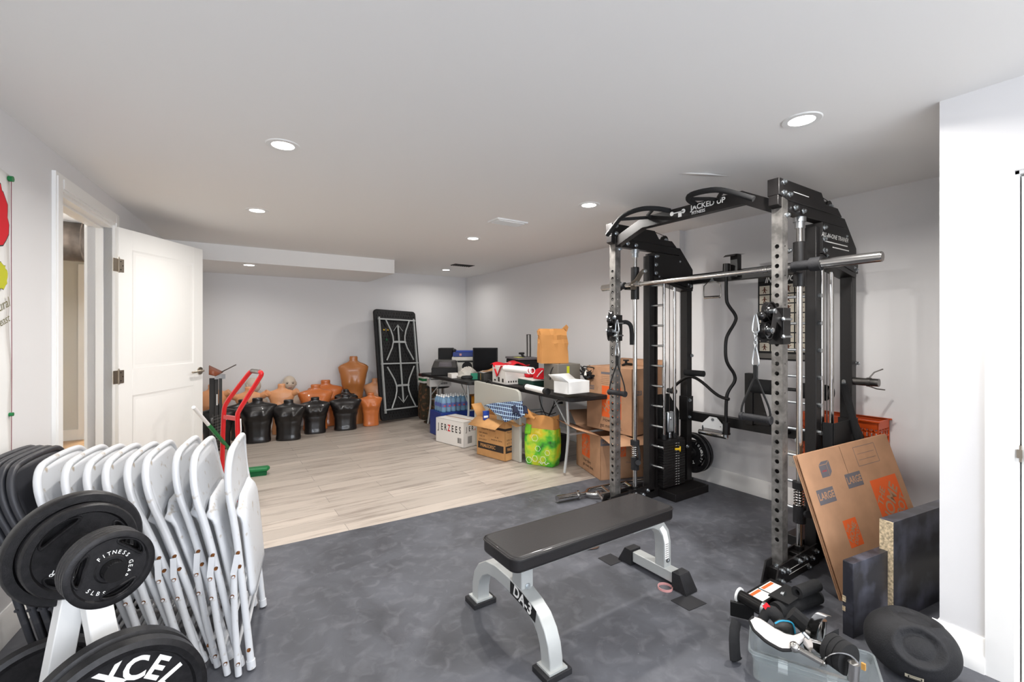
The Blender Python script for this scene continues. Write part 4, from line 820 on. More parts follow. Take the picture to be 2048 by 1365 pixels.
b = B('foam'); b.tube([(1.735, 1.01, .15), (1.70, 1.0, .12), (1.69, .99, .03), (1.72, 1.0, .008)], .022, 8, sm=1, flat=.3); one(b, 'hanging_strap', 'black webbing strap hanging outside the clear bin', 'strap', (0, 0, 0))
# ============================================================ FOLDING CHAIRS (folded, leaning on each other towards the left wall)
CBD = V((.175, .985, 0)).normalized(); CND = V((CBD.y, -CBD.x, 0))
def chair_parts(t, mk, rusty):
    w_ = .43; Z = .925; SZ = MX.Scale(.955, 4, (0, 0, 1))
    b = B(mk)
    pts = [(0, 0, .0), (0, 0, .45), (-.004, 0, .62), (-.012, 0, .74), (-.008, .012, .84), (0, .045, .905), (.004, .10, .925), (.004, w_-.10, .925), (0, w_-.045, .905), (-.008, w_-.012, .84), (-.012, w_, .74), (-.004, w_, .62), (0, w_, .45), (0, w_, .0)]
    zz = lambda z: z if z < .475 else .475+(z-.475)*.88
    b.tube([(p[0], p[1], zz(p[2])) for p in pts], .0125, 12, sm=2); b.out('back_frame', t)
    b = B(mk); rs = []                                               # back panel, slightly dished, scooped lower edge
    def bp(u, v):
        y = .012+(w_-.024)*u; e = abs(2*u-1); top = .915-.0*e-.075*max(0, e-.70)**1.6/.3**1.6; bot = .70-.035*math.sin(u*math.pi)+.0
        bot = .655+.045*(1-e**2.5); return (-.004+.012*math.sin(u*math.pi), y, zz(bot+(top-bot)*v))
    b.grid(bp, 20, 8); b.out('backrest', t, solid=.004)
    b = B(mk)
    def sp(u, v):
        e = abs(2*u-1); y = .03+(w_-.06)*u; top = .67-.05*max(0, e-.6)**1.5/.4**1.5; z = .27+(top-.27)*v; return (.030+.010*math.sin(u*math.pi)*math.sin(v*math.pi)-.022*(max(0, v-.86)/.14)**2-.012*(max(0, e-.85)/.15)**2, y, z)
    b.grid(sp, 20, 14); b.out('seat', t, solid=.012, ang=60)
    b = B(mk)
    for y in (-.022, w_+.022): b.tube([(-.040, y, 0.0), (-.034, y, .20), (-.020, y, .405)], .0115, 12)
    b.cyl((-.036, -.022, .10), (-.036, w_+.022, .10), .007); b.cyl((0, 0, .16), (0, w_, .16), .007); b.out('rear_legs', t)
    b = B(mk)
    for y in (-.018, w_+.018): b.bar((-.020, y-math.copysign(.012, .2-y), .40), (0, y-math.copysign(.012, .2-y), .475), .02, .003, (0, 1, 0))
    b.out('hinge_link', t)
    b = B('rust' if rusty else mk)
    for y0 in (-.031,):
        for n_, z in ((-.02, .395), (-.03, .32), (-.036, .05)): b.cyl((n_, y0-.006, z), (n_, y0+.003, z), .0065, n=12)
    for n_, z in ((0, .475), (0, .42), (0, .08)): b.cyl((n_, -.0185, z), (n_, -.008, z), .0065, n=12)
    b.m(mk)
    for y0 in (-.032,):
        for n_, z in ((-.02, .395), (-.03, .32), (-.036, .05)): b.cyl((n_, y0-.0065, z), (n_, y0, z), .0045, n=12)
    b.out('rivets', t)
    b = B('wpaint' if rusty else 'blackr')
    for y in (0, w_): b.cyl((0, y, -.002), (0, y, .03), .0155, n=12)
    b.out('foot_cap', t)
def CM(px, py, lean, sc_=1.0):
    p = G(px, py); up = (V((0, 0, 1))*math.cos(R(lean))-CND*math.sin(R(lean))); nn = CBD.cross(up); p.z = .006+max(0, math.sin(R(lean))*.04)
    return MX(((nn.x, CBD.x, up.x*.955, p.x), (nn.y, CBD.y, up.y*.955, p.y), (nn.z, CBD.z, up.z*.955, p.z), (0, 0, 0, 1)))
wl = ['white metal folding chair at the right end of the row, standing nearly upright', 'white metal folding chair second from the right end of the row', 'white metal folding chair third from the right end, rusty rivet at its hinge', 'white metal folding chair fourth from the right end of the row', 'white metal folding chair fifth from the right, middle of the white ones', 'white metal folding chair sixth from the right, its legs behind the small weight plates',
      'white metal folding chair seventh from the right, behind the small weight plates', 'white metal folding chair eighth from the right, behind the large weight plate', 'leftmost white metal folding chair, next to the dark grey ones']
dl = ['dark grey metal folding chair at the right of the dark ones, next to the white', 'dark grey metal folding chair second from the right of the dark ones', 'dark grey metal folding chair third from the right of the dark ones', 'dark grey metal folding chair nearest the left wall']
CP = [(503, 1340, 5.4), (481, 1338, 11.2), (461, 1323, 13.2), (432, 1330, 16.6), (408, 1332, 17.8), (374, 1336, 18.6), (341, 1340, 18.8), (300, 1344, 18.8), (250, 1348, 19.0)]
c0 = T('folding_chair', wl[0], 'folding chair', M=CM(*CP[0]), group='white folding chairs in the row'); chair_parts(c0, 'wpaint', True)
for i in range(1, 9): dup(c0, label=wl[i], M=CM(*CP[i]))
DP = [(200, 1350, 19), (178, 1352, 18.6), (156, 1355, 18.2), (132, 1357, 17.8)]
k0 = T('folding_chair', dl[0], 'folding chair', M=CM(*DP[0]), group='dark folding chairs by the wall'); chair_parts(k0, 'dpaint', False)
for i in range(1, 4): dup(k0, label=dl[i], M=CM(*DP[i]))
# ============================================================ WEIGHT TREE
tx = V((-.30, 1.70, 0)); pd = V((.41, -.912, 0)).normalized()         # direction of the upper peg, towards the camera
t = T('weight_tree', 'white steel weight plate tree with splayed legs, in front of the chairs', 'weight rack', tx)
side = V((-pd.y, pd.x, 0))*-1
hub = AT(152, 1180, 1.33)-tx
b = B('white'); b.bar(hub+V((0, 0, .05)), AT(98, 1420, 1.30)-tx, .055, .055, pd); b.out('leg', t, bev=.003)
b = B('white'); b.bar(hub+V((.03, 0, .05)), AT(232, 1420, 1.26)-tx, .06, .055, pd); b.out('leg', t, bev=.003)
q0, q1 = AT(98, 1420, 1.30)-tx, AT(232, 1420, 1.26)-tx
for q in (q0, q1):
    b = B('white'); b.bar((q.x, q.y, q.z+.03), (q.x+(q.x-hub.x)*.6, q.y+(q.y-hub.y)*.6, .02), .055, .055, pd); b.out('lower_leg', t, bev=.003)
b = B('white'); e = V((q0.x*.5+q1.x*.5, q0.y*.5+q1.y*.5, .025)); b.bar(e-side*.3, e+side*.3, .05, .05); b.out('base_bar', t, bev=.003)
peg0 = AT(112, 1112, 1.46); pegd = (AT(231, 1131, 1.19)-peg0); pegd.z = 0; pegd.normalize(); peg0 = AT(229, 1143, 1.19)-pegd*.34
b = B('blackm'); b.cyl(peg0-tx, peg0+pegd*.345-tx, .0235, n=24); b.out('upper_peg', t); b = B('blackg'); b.cyl(peg0+pegd*.33-tx, peg0+pegd*.352-tx, .0245, n=24); b.out('peg_cap', t)
def PM(c, ang=0, d=None):
    d = d or pegd; z = d; x = V((0, 0, 1)).cross(z).normalized(); y = z.cross(x); m = MX((x, y, z)).transposed().to_4x4(); m.translation = c; return m @ MX.Rotation(R(ang), 4, 'Z')
plate('large black weight plate at the back of the upper peg', .158, .045, PM(peg0+pegd*.035-V((0, 0, .012)), 20), 0)
plate('medium black grip weight plate on the upper peg in front of the large one', .130, .035, PM(peg0+pegd*.085-V((0, 0, .008)), 35), 3, words=(('FITNESS GEAR', .075, .022, 300, 11),))
sm = [('small black 5 lb grip weight plate, the foremost on the upper peg', .314, -45), ('small black grip weight plate second from the front on the upper peg', .298, -41), ('small black grip weight plate third from the front on the upper peg', .282, -48), ('small black grip weight plate fourth from the front on the upper peg', .266, -38)]
pA = plate(sm[0][0], .096, .0155, PM(peg0+pegd*sm[0][1], sm[0][2]), 3, words=(('FITNESS GEAR', .0415, .0135, 172, 15.5), ('5LBS', .060, -.0135, 264, -12)))
for l_, o_, a_ in sm[1:]: dup(pA, label=l_, M=PM(peg0+pegd*o_, a_))
for o in [pA]: o['group'] = 'small plates on the upper peg'
for o in COL.objects:
    if o.get('label') in [s[0] for s in sm[1:]]: o['group'] = 'small plates on the upper peg'
# lower plates: a big one with EXCEL lettering towards the camera, two more behind
lp = AT(238, 1441, 1.19); ld = V((.30, -.95, 0)).normalized(); lp2 = AT(75, 1405, 1.42); ld2 = V((.35, -.93, 0)).normalized()
b = B('blackm'); b.cyl(lp-ld*.22-tx, lp+ld*.06-tx, .0235, n=20); b.out('lower_peg', t); b = B('blackm'); b.cyl(lp2-ld*.10-tx, lp2+ld*.08-tx, .0235, n=20); b.out('lower_peg', t)
def xl_plate(label, M, words, r=.196):
    t = T('weight_plate', label, 'weight plate', M=M); b = B('iron'); b.lathe([(.025, -.022), (.025, .02), (.06, .02), (.066, .008), (r*.83, .008), (r*.86, .018), (r*.93, .022), (r, .016), (r, -.016), (r*.93, -.022), (r*.86, -.018), (r*.83, -.008), (.066, -.008), (.06, -.02)], None, 72, True); b.out('plate_disc', t)
    if words:
        b = B('wtext')
        for body, rr, s_, a0, da in words: ring_text(b, body, rr, s_, .0085, a0, da, .03)
        b.out('lettering', t); 
    return t
xl_plate('large black weight plate with white EXCEL lettering, low at the front of the tree', PM(lp, 0, ld), (('EXCEL', .122, .078, 124, 24.5), ('45', .11, .06, 290, 25)))
xl_plate('large black weight plate low on the tree behind the lettered one', PM(lp-ld*.06, 0, ld), ())
xl_plate('large dark weight plate low at the left of the tree', PM(lp2, 0, ld2), (), .185)
# ============================================================ HAND TRUCK, BROOM, TROLLEY
t = T('hand_truck', 'red tubular hand truck standing behind the folding chairs', 'hand truck'); D1, D2 = 3.42, 3.52
b = B('red'); Lr = [AT(x, y, D2) for x, y in ((444, 1003), (444, 942), (447, 823), (452, 806), (494, 752), (500, 745), (505, 742))]; Rr = [AT(x, y, D1) for x, y in ((481, 1003), (477, 903), (474, 832), (478, 821), (519, 757), (524, 748), (520, 744))]
b.tube(Lr[::1]+Rr[::-1], .0165, 14, sm=2); b.out('frame_tube', t)
b = B('steel'); b.cyl(AT(504, 742.5, D2), AT(519, 744, D1), .0175, n=16); b.out('handle_sleeve', t, 'bare metal grip sleeve')
b = B('red'); b.bar(AT(447, 834, D2), AT(475, 838, D1), .02, .03); b.bar(AT(445, 960, D2), AT(480, 962, D1), .02, .03); b.out('cross_bar', t)
bb0, bb1 = AT(444, 1003, D2), AT(481, 1003, D1); mid = (bb0+bb1)/2; mid.z = 0
b = B('red'); b.box((mid.x-.06, mid.y+.03, .008), (.22, .16, .008), None); b.out('toe_plate', t)
for s in (-1, 1):
    b = B('blackr'); c = V((mid.x-.03+s*.075, mid.y+.06, .10)); b.cyl(c-V((.02, 0, 0)), c+V((.02, 0, 0)), .10, n=28); b.out('wheel', t)
b = B('white'); b.tube([AT(481, 838, D1), AT(482, 862, D1), AT(480, 872, D1)], .005, 6); b.out('side_hook', t)
t = T('push_broom', 'green broom with a white tipped handle, leaning behind the folding chairs', 'broom'); hb = AT(497, 944, 4.0); ht = AT(387, 815, 3.05)
b = B('green'); m_ = ht*.78+hb*.22; b.cyl(hb, m_, .0135, n=14); b.out('handle', t)
b = B('white'); b.cyl(m_, ht, .012, n=14); b.out('handle_tip', t, 'white handle tip')
hp_ = G(500, 955); b = B('green'); c = V((.34, 4.72, .05)); M = MX.Translation(c) @ MX.Rotation(R(-8), 4, 'Z'); b.prism([(-.19, -.05), (.10, -.05), (.115, .0), (.10, .04), (-.19, .04)], .035, M @ TR(0, 0, -.015)); b.out('head', t, bev=.012, seg=3)
b = B(mat('green_bristle', (18, 92, 52), .9, bump=.6, bs=200)); b.box((-.045, -.005, -.035), (.27, .075, .04), M); b.out('bristles', t)
b = B('white'); b.bar(AT(486, 925, 4.42), AT(494, 951, 4.42), .035, .006, (0, 1, 0)); b.out('brace', t, 'white brace'); bolts([tuple(AT(487, 927, 4.4)), tuple(AT(493.5, 949, 4.4))], t, '-y', r=.004, h=.003)
t = T('tool_stand', 'dark folded metal stand with a brown board on top, behind the door edge', 'stand'); D = 4.98
b = B('brown'); M0 = AT(424, 741, D); b.add([AT(418, 732, D), AT(446, 745, D+.05), AT(432, 752, D-.25), AT(418, 749, D-.25), AT(418, 735, D)+V((0, 0, -.012)), AT(446, 748, D+.05)], [(0, 1, 2, 3)]); b.out('board', t, solid=.012)
b = B('steel'); b.cyl(AT(432, 750, D), AT(472, 730, D), .006); b.box(AT(440, 754, D), (.10, .04, .05)); b.out('clamp', t, 'bare metal clamp and rod')
for x, w_ in ((424, .05), (433, .035), (441, .03)): b = B('dgrey'); p = AT(x, 757, D); b.bb((p.x-w_/2, p.y-.03, .02), (p.x+w_/2, p.y+.03, p.z)); b.out('post', t, bev=.003)
b = B('wtext'); p = AT(434, 800, D-.04); b.box(p, (.012, .004, .12)); b.out('scale_strip', t)
b = B('steeld'); 
for i in range(12): p = AT(423, 836+i*6, D-.1); q = AT(449, 827+i*6, D-.1); b.cyl(p, q, .0028, n=6)
for x in (426, 436, 446): b.cyl(AT(x, 830, D-.1), AT(x, 902, D-.1), .003, n=6)
b.out('wire_rack', t)
# ============================================================ MANNEQUIN TORSOS
def torso(name, label, px, py, h, w_, m, rz=0, female=False, arms=0, pos=None, group=None, hips=False):
    p = pos or G(px, py); t = T(name, label, 'mannequin torso', p, rz, group); N_ = 40; a = w_
    if hips: prof = [(0, .36, .22), (.10, .385, .23), (.20, .38, .23), (.30, .335, .20), (.40, .30, .185), (.50, .33, .20), (.62, .39, .23), (.72, .43, .235), (.80, .475, .20), (.845, .49, .17), (.875, .42, .145), (.90, .26, .12), (.92, .15, .105), (.94, .13, .10), (.995, .135, .10), (1, .12, .09)]
    elif female: prof = [(0, .30, .20), (.08, .31, .205), (.22, .28, .18), (.38, .27, .175), (.55, .33, .20), (.66, .37, .20), (.74, .42, .19), (.80, .47, .16), (.845, .44, .135), (.87, .30, .11), (.895, .16, .095), (.915, .12, .09), (.99, .125, .09), (1, .11, .08)]
    else: prof = [(0, .335, .215), (.03, .345, .22), (.15, .33, .205), (.32, .335, .20), (.48, .375, .225), (.62, .42, .245), (.71, .455, .235), (.77, .49, .20), (.82, .495, .165), (.85, .43, .14), (.875, .28, .12), (.895, .16, .105), (.92, .13, .10), (.995, .135, .10), (1, .12, .09)]
    # resample
    rs = []; M_ = 44
    for i in range(M_+1):
        z = i/M_
        for j in range(len(prof)-1):
            if prof[j][0] <= z <= prof[j+1][0]: k = (z-prof[j][0])/(prof[j+1][0]-prof[j][0]); k = k*k*(3-2*k); wx = prof[j][1]*(1-k)+prof[j+1][1]*k; wy = prof[j][2]*(1-k)+prof[j+1][2]*k; break
        ring = []
        for q in range(N_):
            an = 2*math.pi*q/N_; c, s_ = math.cos(an), math.sin(an); e = .82
            x = math.copysign(abs(c)**e, c)*wx*a; y = math.copysign(abs(s_)**e, s_)*wy*a
            if s_ < 0 and z < .86:
                u = x/a; g = lambda cx, cz, sx, sz, am: am*math.exp(-((u-cx)/sx)**2-((z-cz)/sz)**2)
                if female: o = g(.16, .52, .10, .08, .115)+g(-.16, .52, .10, .08, .115)
                else: o = g(.19, .61, .14, .085, .075)+g(-.19, .61, .14, .085, .075)-g(0, .55, .035, .16, .03)-g(0, .25, .03, .2, .014)+g(.08, .36, .06, .06, .008)+g(-.08, .36, .06, .06, .008)-g(.2, .47, .12, .025, .02)-g(-.2, .47, .12, .025, .02)
                o += g(.12, .815, .14, .02, .010)+g(-.12, .815, .14, .02, .012)
                y -= o*a*(-s_)
            y += .02*a*math.sin(z*3)
            ring.append((x, y, z*h))
        rs.append(ring)
    b = B(m); b.rings(rs); bd = b.out('body', t, ang=80)
    if arms:
        for s in (-1, 1):
            b = B(m); b.tube([(s*.30*a, 0, .765*h), (s*.38*a, -.01, .795*h), (s*.46*a, -.02, .825*h), (s*.52*a, -.03, .85*h)], [.10*a, .11*a, .115*a, .105*a], 16, sm=1); b.out('arm_stub', bd)
    return t
gb = 'black torso forms in the front row'
torso('mannequin_torso', 'large black male torso form, just right of the red hand truck', 515, 884, .52, .42, 'bskin', -8, group=gb)
torso('mannequin_torso', 'black male torso form second in the front row, turned slightly left', 577, 879, .48, .40, 'bskin', -14, group=gb)
torso('mannequin_torso', 'black male torso form third in the front row, below the orange ones', 630, 866, .46, .38, 'bskin', -6, group=gb)
torso('mannequin_torso', 'black male torso form rightmost in the front row, below the tall brown one', 691, 859, .47, .42, 'bskin', -6, group=gb)
torso('mannequin_torso', 'black torso form tucked behind the rightmost black one, only its neck showing', 0, 0, .50, .36, 'bskin', 0, pos=V((1.60, 6.63, 0)))
torso('mannequin_torso', 'black torso form seen between the red rails of the hand truck', 0, 0, .48, .38, 'bskin', 5, pos=V((.33, 6.42, 0)))
torso('mannequin_torso', 'black torso form at the far left beside the dark tool stand', 0, 0, .50, .38, 'bskin', 5, pos=V((.06, 6.02, 0)))
torso('mannequin_torso', 'tall brown male torso with hips, standing against the far wall', 0, 0, .955, .42, 'brskin', -8, pos=V((1.70, 6.66, 0)), hips=True)
torso('mannequin_torso', 'shiny orange-tan male torso form beside the leaning black table', 742, 851, .455, .31, 'orskin', -4)
torso('mannequin_torso', 'pale tan torso form leaning behind the shiny orange-tan one', 0, 0, .62, .36, 'tan', -20, female=True, pos=V((2.02, 6.70, 0)))
torso('mannequin_torso', 'orange torso form behind the black ones, left of the orange pair', 0, 0, .60, .44, 'orskin', -6, pos=V((1.17, 6.52, 0)))
torso('mannequin_torso', 'orange torso form behind the black ones, right and rear of the orange pair', 0, 0, .63, .46, 'orskin', -10, pos=V((1.34, 6.74, 0)))
torso('mannequin_torso', 'tan female torso form with arm stubs behind the hand truck handle', 0, 0, .62, .36, 'tan', -6, female=True, arms=1, pos=V((.40, 6.52, 0)))
torso('mannequin_torso', 'tan female torso form with arm stubs in front of the bald head with dark eyes', 0, 0, .635, .36, 'tan', -10, female=True, arms=1, pos=V((.76, 6.50, 0)))
torso('mannequin_torso', 'orange-tan torso form mostly hidden by the dark tool stand', 0, 0, .66, .34, 'tan', 0, pos=V((.02, 6.66, 0)), arms=1)
def manne(label, x, y, rz, eyes):
    t = T('full_mannequin', label, 'mannequin', M=MX.Translation((x, y, 0)) @ MX.Rotation(R(rz), 4, 'Z') @ MX.Diagonal((1.08, 1.08, .875, 1)))
    b = B('pale'); rs = []
    for z, wx, wy in ((0, .13, .09), (.15, .12, .085), (.30, .15, .10), (.42, .18, .095), (.48, .17, .08), (.515, .09, .06), (.54, .05, .05), (.60, .048, .048)): rs.append([(wx*math.cos(q*math.pi/14), wy*math.sin(q*math.pi/14), z) for q in range(28)])
    b.rings(rs); bd = b.out('body', t, ang=80)
    def hd(u, v):
        a = max(.001, min(.999, v))*math.pi; c = u*2*math.pi; p = V((math.sin(a)*math.cos(c)*.075, math.sin(a)*math.sin(c)*.095, math.cos(a)*.115))
        fr = max(0, -p.y/.095); p.y -= .014*fr*math.exp(-(p.x/.012)**2-((p.z+.012)/.022)**2)+.005*fr*math.exp(-(p.x/.02)**2-((p.z+.055)/.01)**2); p.y += .008*fr*(math.exp(-((abs(p.x)-.03)/.014)**2-((p.z-.008)/.012)**2))
        if p.z < -.03: p.x *= 1-.25*(-p.z-.03)/.085
        return V((p.x, p.y, p.z+.70))
    b = B('pale'); b.rings([[hd(i/40, j/30) for i in range(40)] for j in range(31)]); h_ = b.out('head', t, ang=80)
    for s in (-1, 1): b = B('pale'); b.sph((s*.076, .005, .695), (.010, .018, .03), 12); b.out('ear', h_)
    b = B('blackm')
    for s in (-1, 1): b.sph((s*.030, -.079, .707), (.014, .008, .006), 12); b.box((s*.030, -.086, .726), (.03, .006, .004))
    b.out('painted_eyes', h_); b = B(mat('lip_paint', (170, 110, 100), .5)); b.sph((0, -.090, .647), (.02, .008, .007), 12); b.out('lips', h_)
manne('bald pale mannequin seen through the red hand truck handle', .455, 6.69, -150, 1); manne('bald pale mannequin with dark painted eyes behind the tan female torso', .88, 6.72, -2, 1)
# ============================================================ FOLDING TABLES
def table_leaf(t, w_, l_, th, name='table_top'):                     # local x across, y along, underside faces +z
    b = B('blackm'); o = [(p[0], p[1]) for p in rr(w_/2, l_/2, .05, 0, 6)]; b.prism(o, th, TR(0, 0, -th)); return b.out(name, t, bev=.006)
BLp, BRp = V((2.00, 6.36, .0)), V((2.74, 6.58, .0)); TMp = V((2.34, 6.73, 1.60)); mb = (BLp+BRp)/2; ux = (BRp-BLp).normalized(); uy = (TMp-mb).normalized()
ux = (ux-uy*ux.dot(uy)).normalized(); Ml = frame((mb+TMp)/2+V((0, 0, .03)), ux, uy)
t = T('folding_table', 'black folding table leaning upright on far wall, folded grey metal legs showing', 'table', M=Ml); l2 = (TMp-mb).length/2; 
tt = table_leaf(t, .74, l2*2, .045)
b = B('black')                                                       # ribbed underside
for i in range(15):
    for j in range(34):
        x = -.33+i*.047+(j % 2)*.0235
        if abs(x) < .35: b.box((x, -l2+.05+j*(2*l2-.1)/33, .003), (.012, .022, .006), None)
b.out('underside_ribs', tt)
b = B('silver')
for s in (-1, 1): b.bar((s*.31, -l2+.10, .015), (s*.31, l2-.12, .015), .022, .025)
for y in (-l2+.15, 0, l2-.15): b.bar((-.33, y, .02), (.33, y, .02), .02, .022)
b.out('rail', t, 'grey steel frame rails')
for s in (-1, 1):
    for q in (-1, 1):
        b = B('silver'); y = lambda v: s*v*l2
        b.tube([(q*.21, y(.80) if s > 0 else y(.80), .035), (q*.11, y(.55), .035), (q*.10, y(.36), .035), (q*.24, y(.06), .035)], .011, 10, sm=1); b.out('leg', t)
    b = B('silver'); b.prism([(-.12, -.018), (.12, -.018), (.12, .0), (.07, .012), (-.07, .012), (-.12, .0)], .008, TR(0, s*.40*l2, .035)); b.out('leg_spreader', t)
    b = B('silver'); b.tube([(-.085, s*.60*l2, .03), (0, s*.72*l2, .03), (.085, s*.60*l2, .03)], .005, 6); b.out('brace', t)
b = B('silver'); b.bar((0, -l2*.70, .028), (0, l2*.70, .028), .022, .014); b.out('brace_rod', t)
b = B('yellow'); b.box((-.20, l2*.62, .007), (.09, .02, .002)); b.m('steel'); b.prism([(-.03, 0), (0, -.03), (.03, 0), (0, .03)], .002, TR(-.2, l2*.62, .007)); b.out('warning_sticker', t, 'yellow and grey diamond warning sticker'); b = B('green'); b.box((-.2, l2*.44, .007), (.016, .03, .002)); b.out('sticker', t, 'small green sticker')
def ftable(label, x0, x1, y0, y1, rz=0, z=.72, near=True):
    t = T('folding_table', label, 'table', ((x0+x1)/2, (y0+y1)/2, 0), rz); a, c = (x1-x0)/2, (y1-y0)/2
    b = B('blackm'); b.prism([(p[0], p[1]) for p in rr(a, c, .05, 0, 6)], .04, TR(0, 0, z-.04)); b.out('table_top', t, bev=.008, seg=3)
    for s in (-1, 1):
        b = B('silver'); yy = s*(c-.16); b.tube([(-a+.08, yy, z-.05), (-a+.10, yy, .35), (-a+.05, yy, .02)], .013, 10, sm=2); b.tube([(a-.08, yy, z-.05), (a-.10, yy, .35), (a-.05, yy, .02)], .013, 10, sm=2); b.cyl((-a+.10, yy, .36), (a-.10, yy, .36), .010); b.out('leg', t, 'grey tubular U-leg')
        b = B('silver'); b.cyl((-a+.1, yy, .42), (-a+.15, yy-s*.32, z-.05), .008); b.out('leg_brace', t)
    return t
ftable('black folding table in the far corner carrying printers and a monitor', 2.48, 3.24, 4.66, 6.10)
ftable('black folding table along the right wall carrying the paper bag and white boxes', 2.66, 3.42, 3.00, 4.60, -3)
# grey half folded table standing on its edge
t = T('folded_table', 'light grey plastic table folded in half with a black handle, on its edge', 'table', M=frame((2.585, 3.72, .0), (-.03, .89, 0), (0, 0, 1)))
b = B('gplas'); b.prism([(0, 0), (.88, 0), (.88, .735), (.85, .74), (.07, .72), (.02, .70), (0, .65)][::-1], .03, TR(0, 0, -.03)); b.out('leaf', t, bev=.006); b = B('gplas'); b.tube([(.03, .02, .0), (.03, .66, .0), (.08, .695, .0), (.84, .712, .0)], .007, 8); b.out('rim', t)
b = B('blackm'); b.tube([(.52, .725, -.015), (.54, .765, -.015), (.62, .768, -.015), (.64, .73, -.015)], .008, 8, sm=1); b.out('handle', t)
# ============================================================ CARTONS
def carton(name, label, cat, Np, ex, ey, a, c, h, m, flaps={}, f=.2, th=.005, group=None, closed=False):
    ex = V(ex).normalized(); ey = V(ey); ey = (ey-ex*ey.dot(ex)).normalized()
    M = MX(((ex.x, ey.x, 0, Np.x), (ex.y, ey.y, 0, Np.y), (0, 0, 1, Np.z), (0, 0, 0, 1))); t = T(name, label, cat, M=M, group=group); b = B(m)
    b.bb((0, 0, 0), (a, c, th)); b.bb((0, 0, 0), (th, c, h)); b.bb((a-th, 0, 0), (a, c, h)); b.bb((0, 0, 0), (a, th, h)); b.bb((0, c-th, 0), (a, c, h))
    if closed: b.bb((0, 0, h-th), (a, c, h))
    bd = b.out('box_body', t, bev=.001)
    for k, an in flaps.items():
        s_, c_ = math.sin(R(an)), math.cos(R(an)); b = B(m)
        o = {'l': ((0, 0), (0, c), (-1, 0)), 'r': ((0, 0), (a, 0), (0, -1)), 'L': ((0, c), (a, c), (0, 1)), 'R': ((a, 0), (a, c), (1, 0))}[k]
        p, q, d = V((*o[0], h)), V((*o[1], h)), V((*o[2], 0)); up = V((0, 0, 1))*c_*f+d*s_*f; b.add([p, q, q+up-(q-p).normalized()*.008, p+up+(q-p).normalized()*.008], [(0, 1, 2, 3)]); b.out('flap', t, solid=.004)
    return t, bd
# white box with red and black lettering
Nj = G(927.7, 897); t, bd = carton('cardboard_box', 'white cardboard box with black and red capitals, beside the brown open one', 'box', Nj, (.97, .24, 0), (-.06, 1, 0), .30, .50, .285, 'wcard', closed=True)
b = B('bprint'); cols = 'JERZEES'; y = .45
for i, ch in enumerate(cols):
    b.m('redc' if ch == 'Z' else 'bprint'); b.text(ch, .105, FX(-.001, .45-i*.064, .185), off=.02, sx=.72); b.text(ch, .075, FY(.04+i*.045, -.001, .20), off=.02, sx=.72)
b.m('bprint')
for i in range(8): b.bb((-.0008, .10-i*.008, .04), (0, .10-i*.008+random.choice((.003, .005)), .10)); b.bb((.06+i*.008, -.0008, .04), (.06+i*.008+.004, 0, .12))
b.out('printing', bd); b = B('card'); b.box((.15, .25, .286), (.02, .48, .002)); b.out('open_seam', bd); 
# brown open box
Np_ = G(1010, 924); t, bd = carton('cardboard_box', 'tan open cardboard box stuffed with plaid cloth and clothes', 'box', Np_, (.97, .22, 0), (-.22, .97, 0), .155, .42, .405, 'card2', {'l': 118, 'r': 105, 'R': 20, 'L': 40}, f=.15)
b = B('bprint'); b.bb((-.001, .02, .075), (0, .40, .145)); b.bb((.01, -.001, .075), (.15, 0, .145)); b.bb((-.001, .0, .30), (0, .42, .325)); b.bb((0, -.001, .30), (.155, 0, .325))
b.text('PULLOVER HOODED', .026, FX(-.001, .24, .285), sx=.85); b.text('ITEM  PRM65D', .022, FX(-.001, .32, .24)); b.text('SIZE: M', .026, FX(-.001, .34, .205)); b.text('QTY: 4 PCS', .024, FX(-.001, .33, .17)); b.text('MADE IN CHINA', .022, FX(-.001, .12, .19)); b.text('4 / 24', .022, FX(-.001, .12, .22))
b.text('PULLOVER', .026, FY(.075, -.001, .285), sx=.8); b.text('SIZE: M', .024, FY(.06, -.001, .205)); b.text('QTY: 4', .024, FY(.06, -.001, .17)); b.m('card2'); b.text('PRM65DRSC', .05, FX(-.0015, .25, .11), off=.02, sx=.85); b.text('PRM65DRSC', .045, FY(.08, -.0015, .11), off=.02, sx=.42); b.out('printing', bd)
def plaid():
    m = bpy.data.materials.new('blue_plaid_cloth'); m.use_nodes = True; nt = m.node_tree; N = nt.nodes; L = nt.links; p = N['Principled BSDF']; p.inputs['Roughness'].default_value = .9
    tc = N.new('ShaderNodeTexCoord'); br = N.new('ShaderNodeTexBrick'); sx_ = N.new('ShaderNodeSeparateXYZ'); L.new(tc.outputs['Object'], sx_.inputs[0]); mm_ = N.new('ShaderNodeMath'); mm_.operation = 'SUBTRACT'; L.new(sx_.outputs[0], mm_.inputs[0]); L.new(sx_.outputs[1], mm_.inputs[1]); cx_ = N.new('ShaderNodeCombineXYZ'); L.new(mm_.outputs[0], cx_.inputs[0]); L.new(sx_.outputs[2], cx_.inputs[1]); L.new(cx_.outputs[0], br.inputs['Vector']); br.offset = 0; br.inputs['Scale'].default_value = 1; br.inputs['Brick Width'].default_value = .032; br.inputs['Row Height'].default_value = .032; br.inputs['Mortar Size'].default_value = .0028
    br.inputs['Color1'].default_value = rgb((28, 36, 62)); br.inputs['Color2'].default_value = rgb((48, 64, 100)); br.inputs['Mortar'].default_value = rgb((170, 195, 215)); L.new(br.outputs['Color'], p.inputs['Base Color']); return m
pm = plaid()
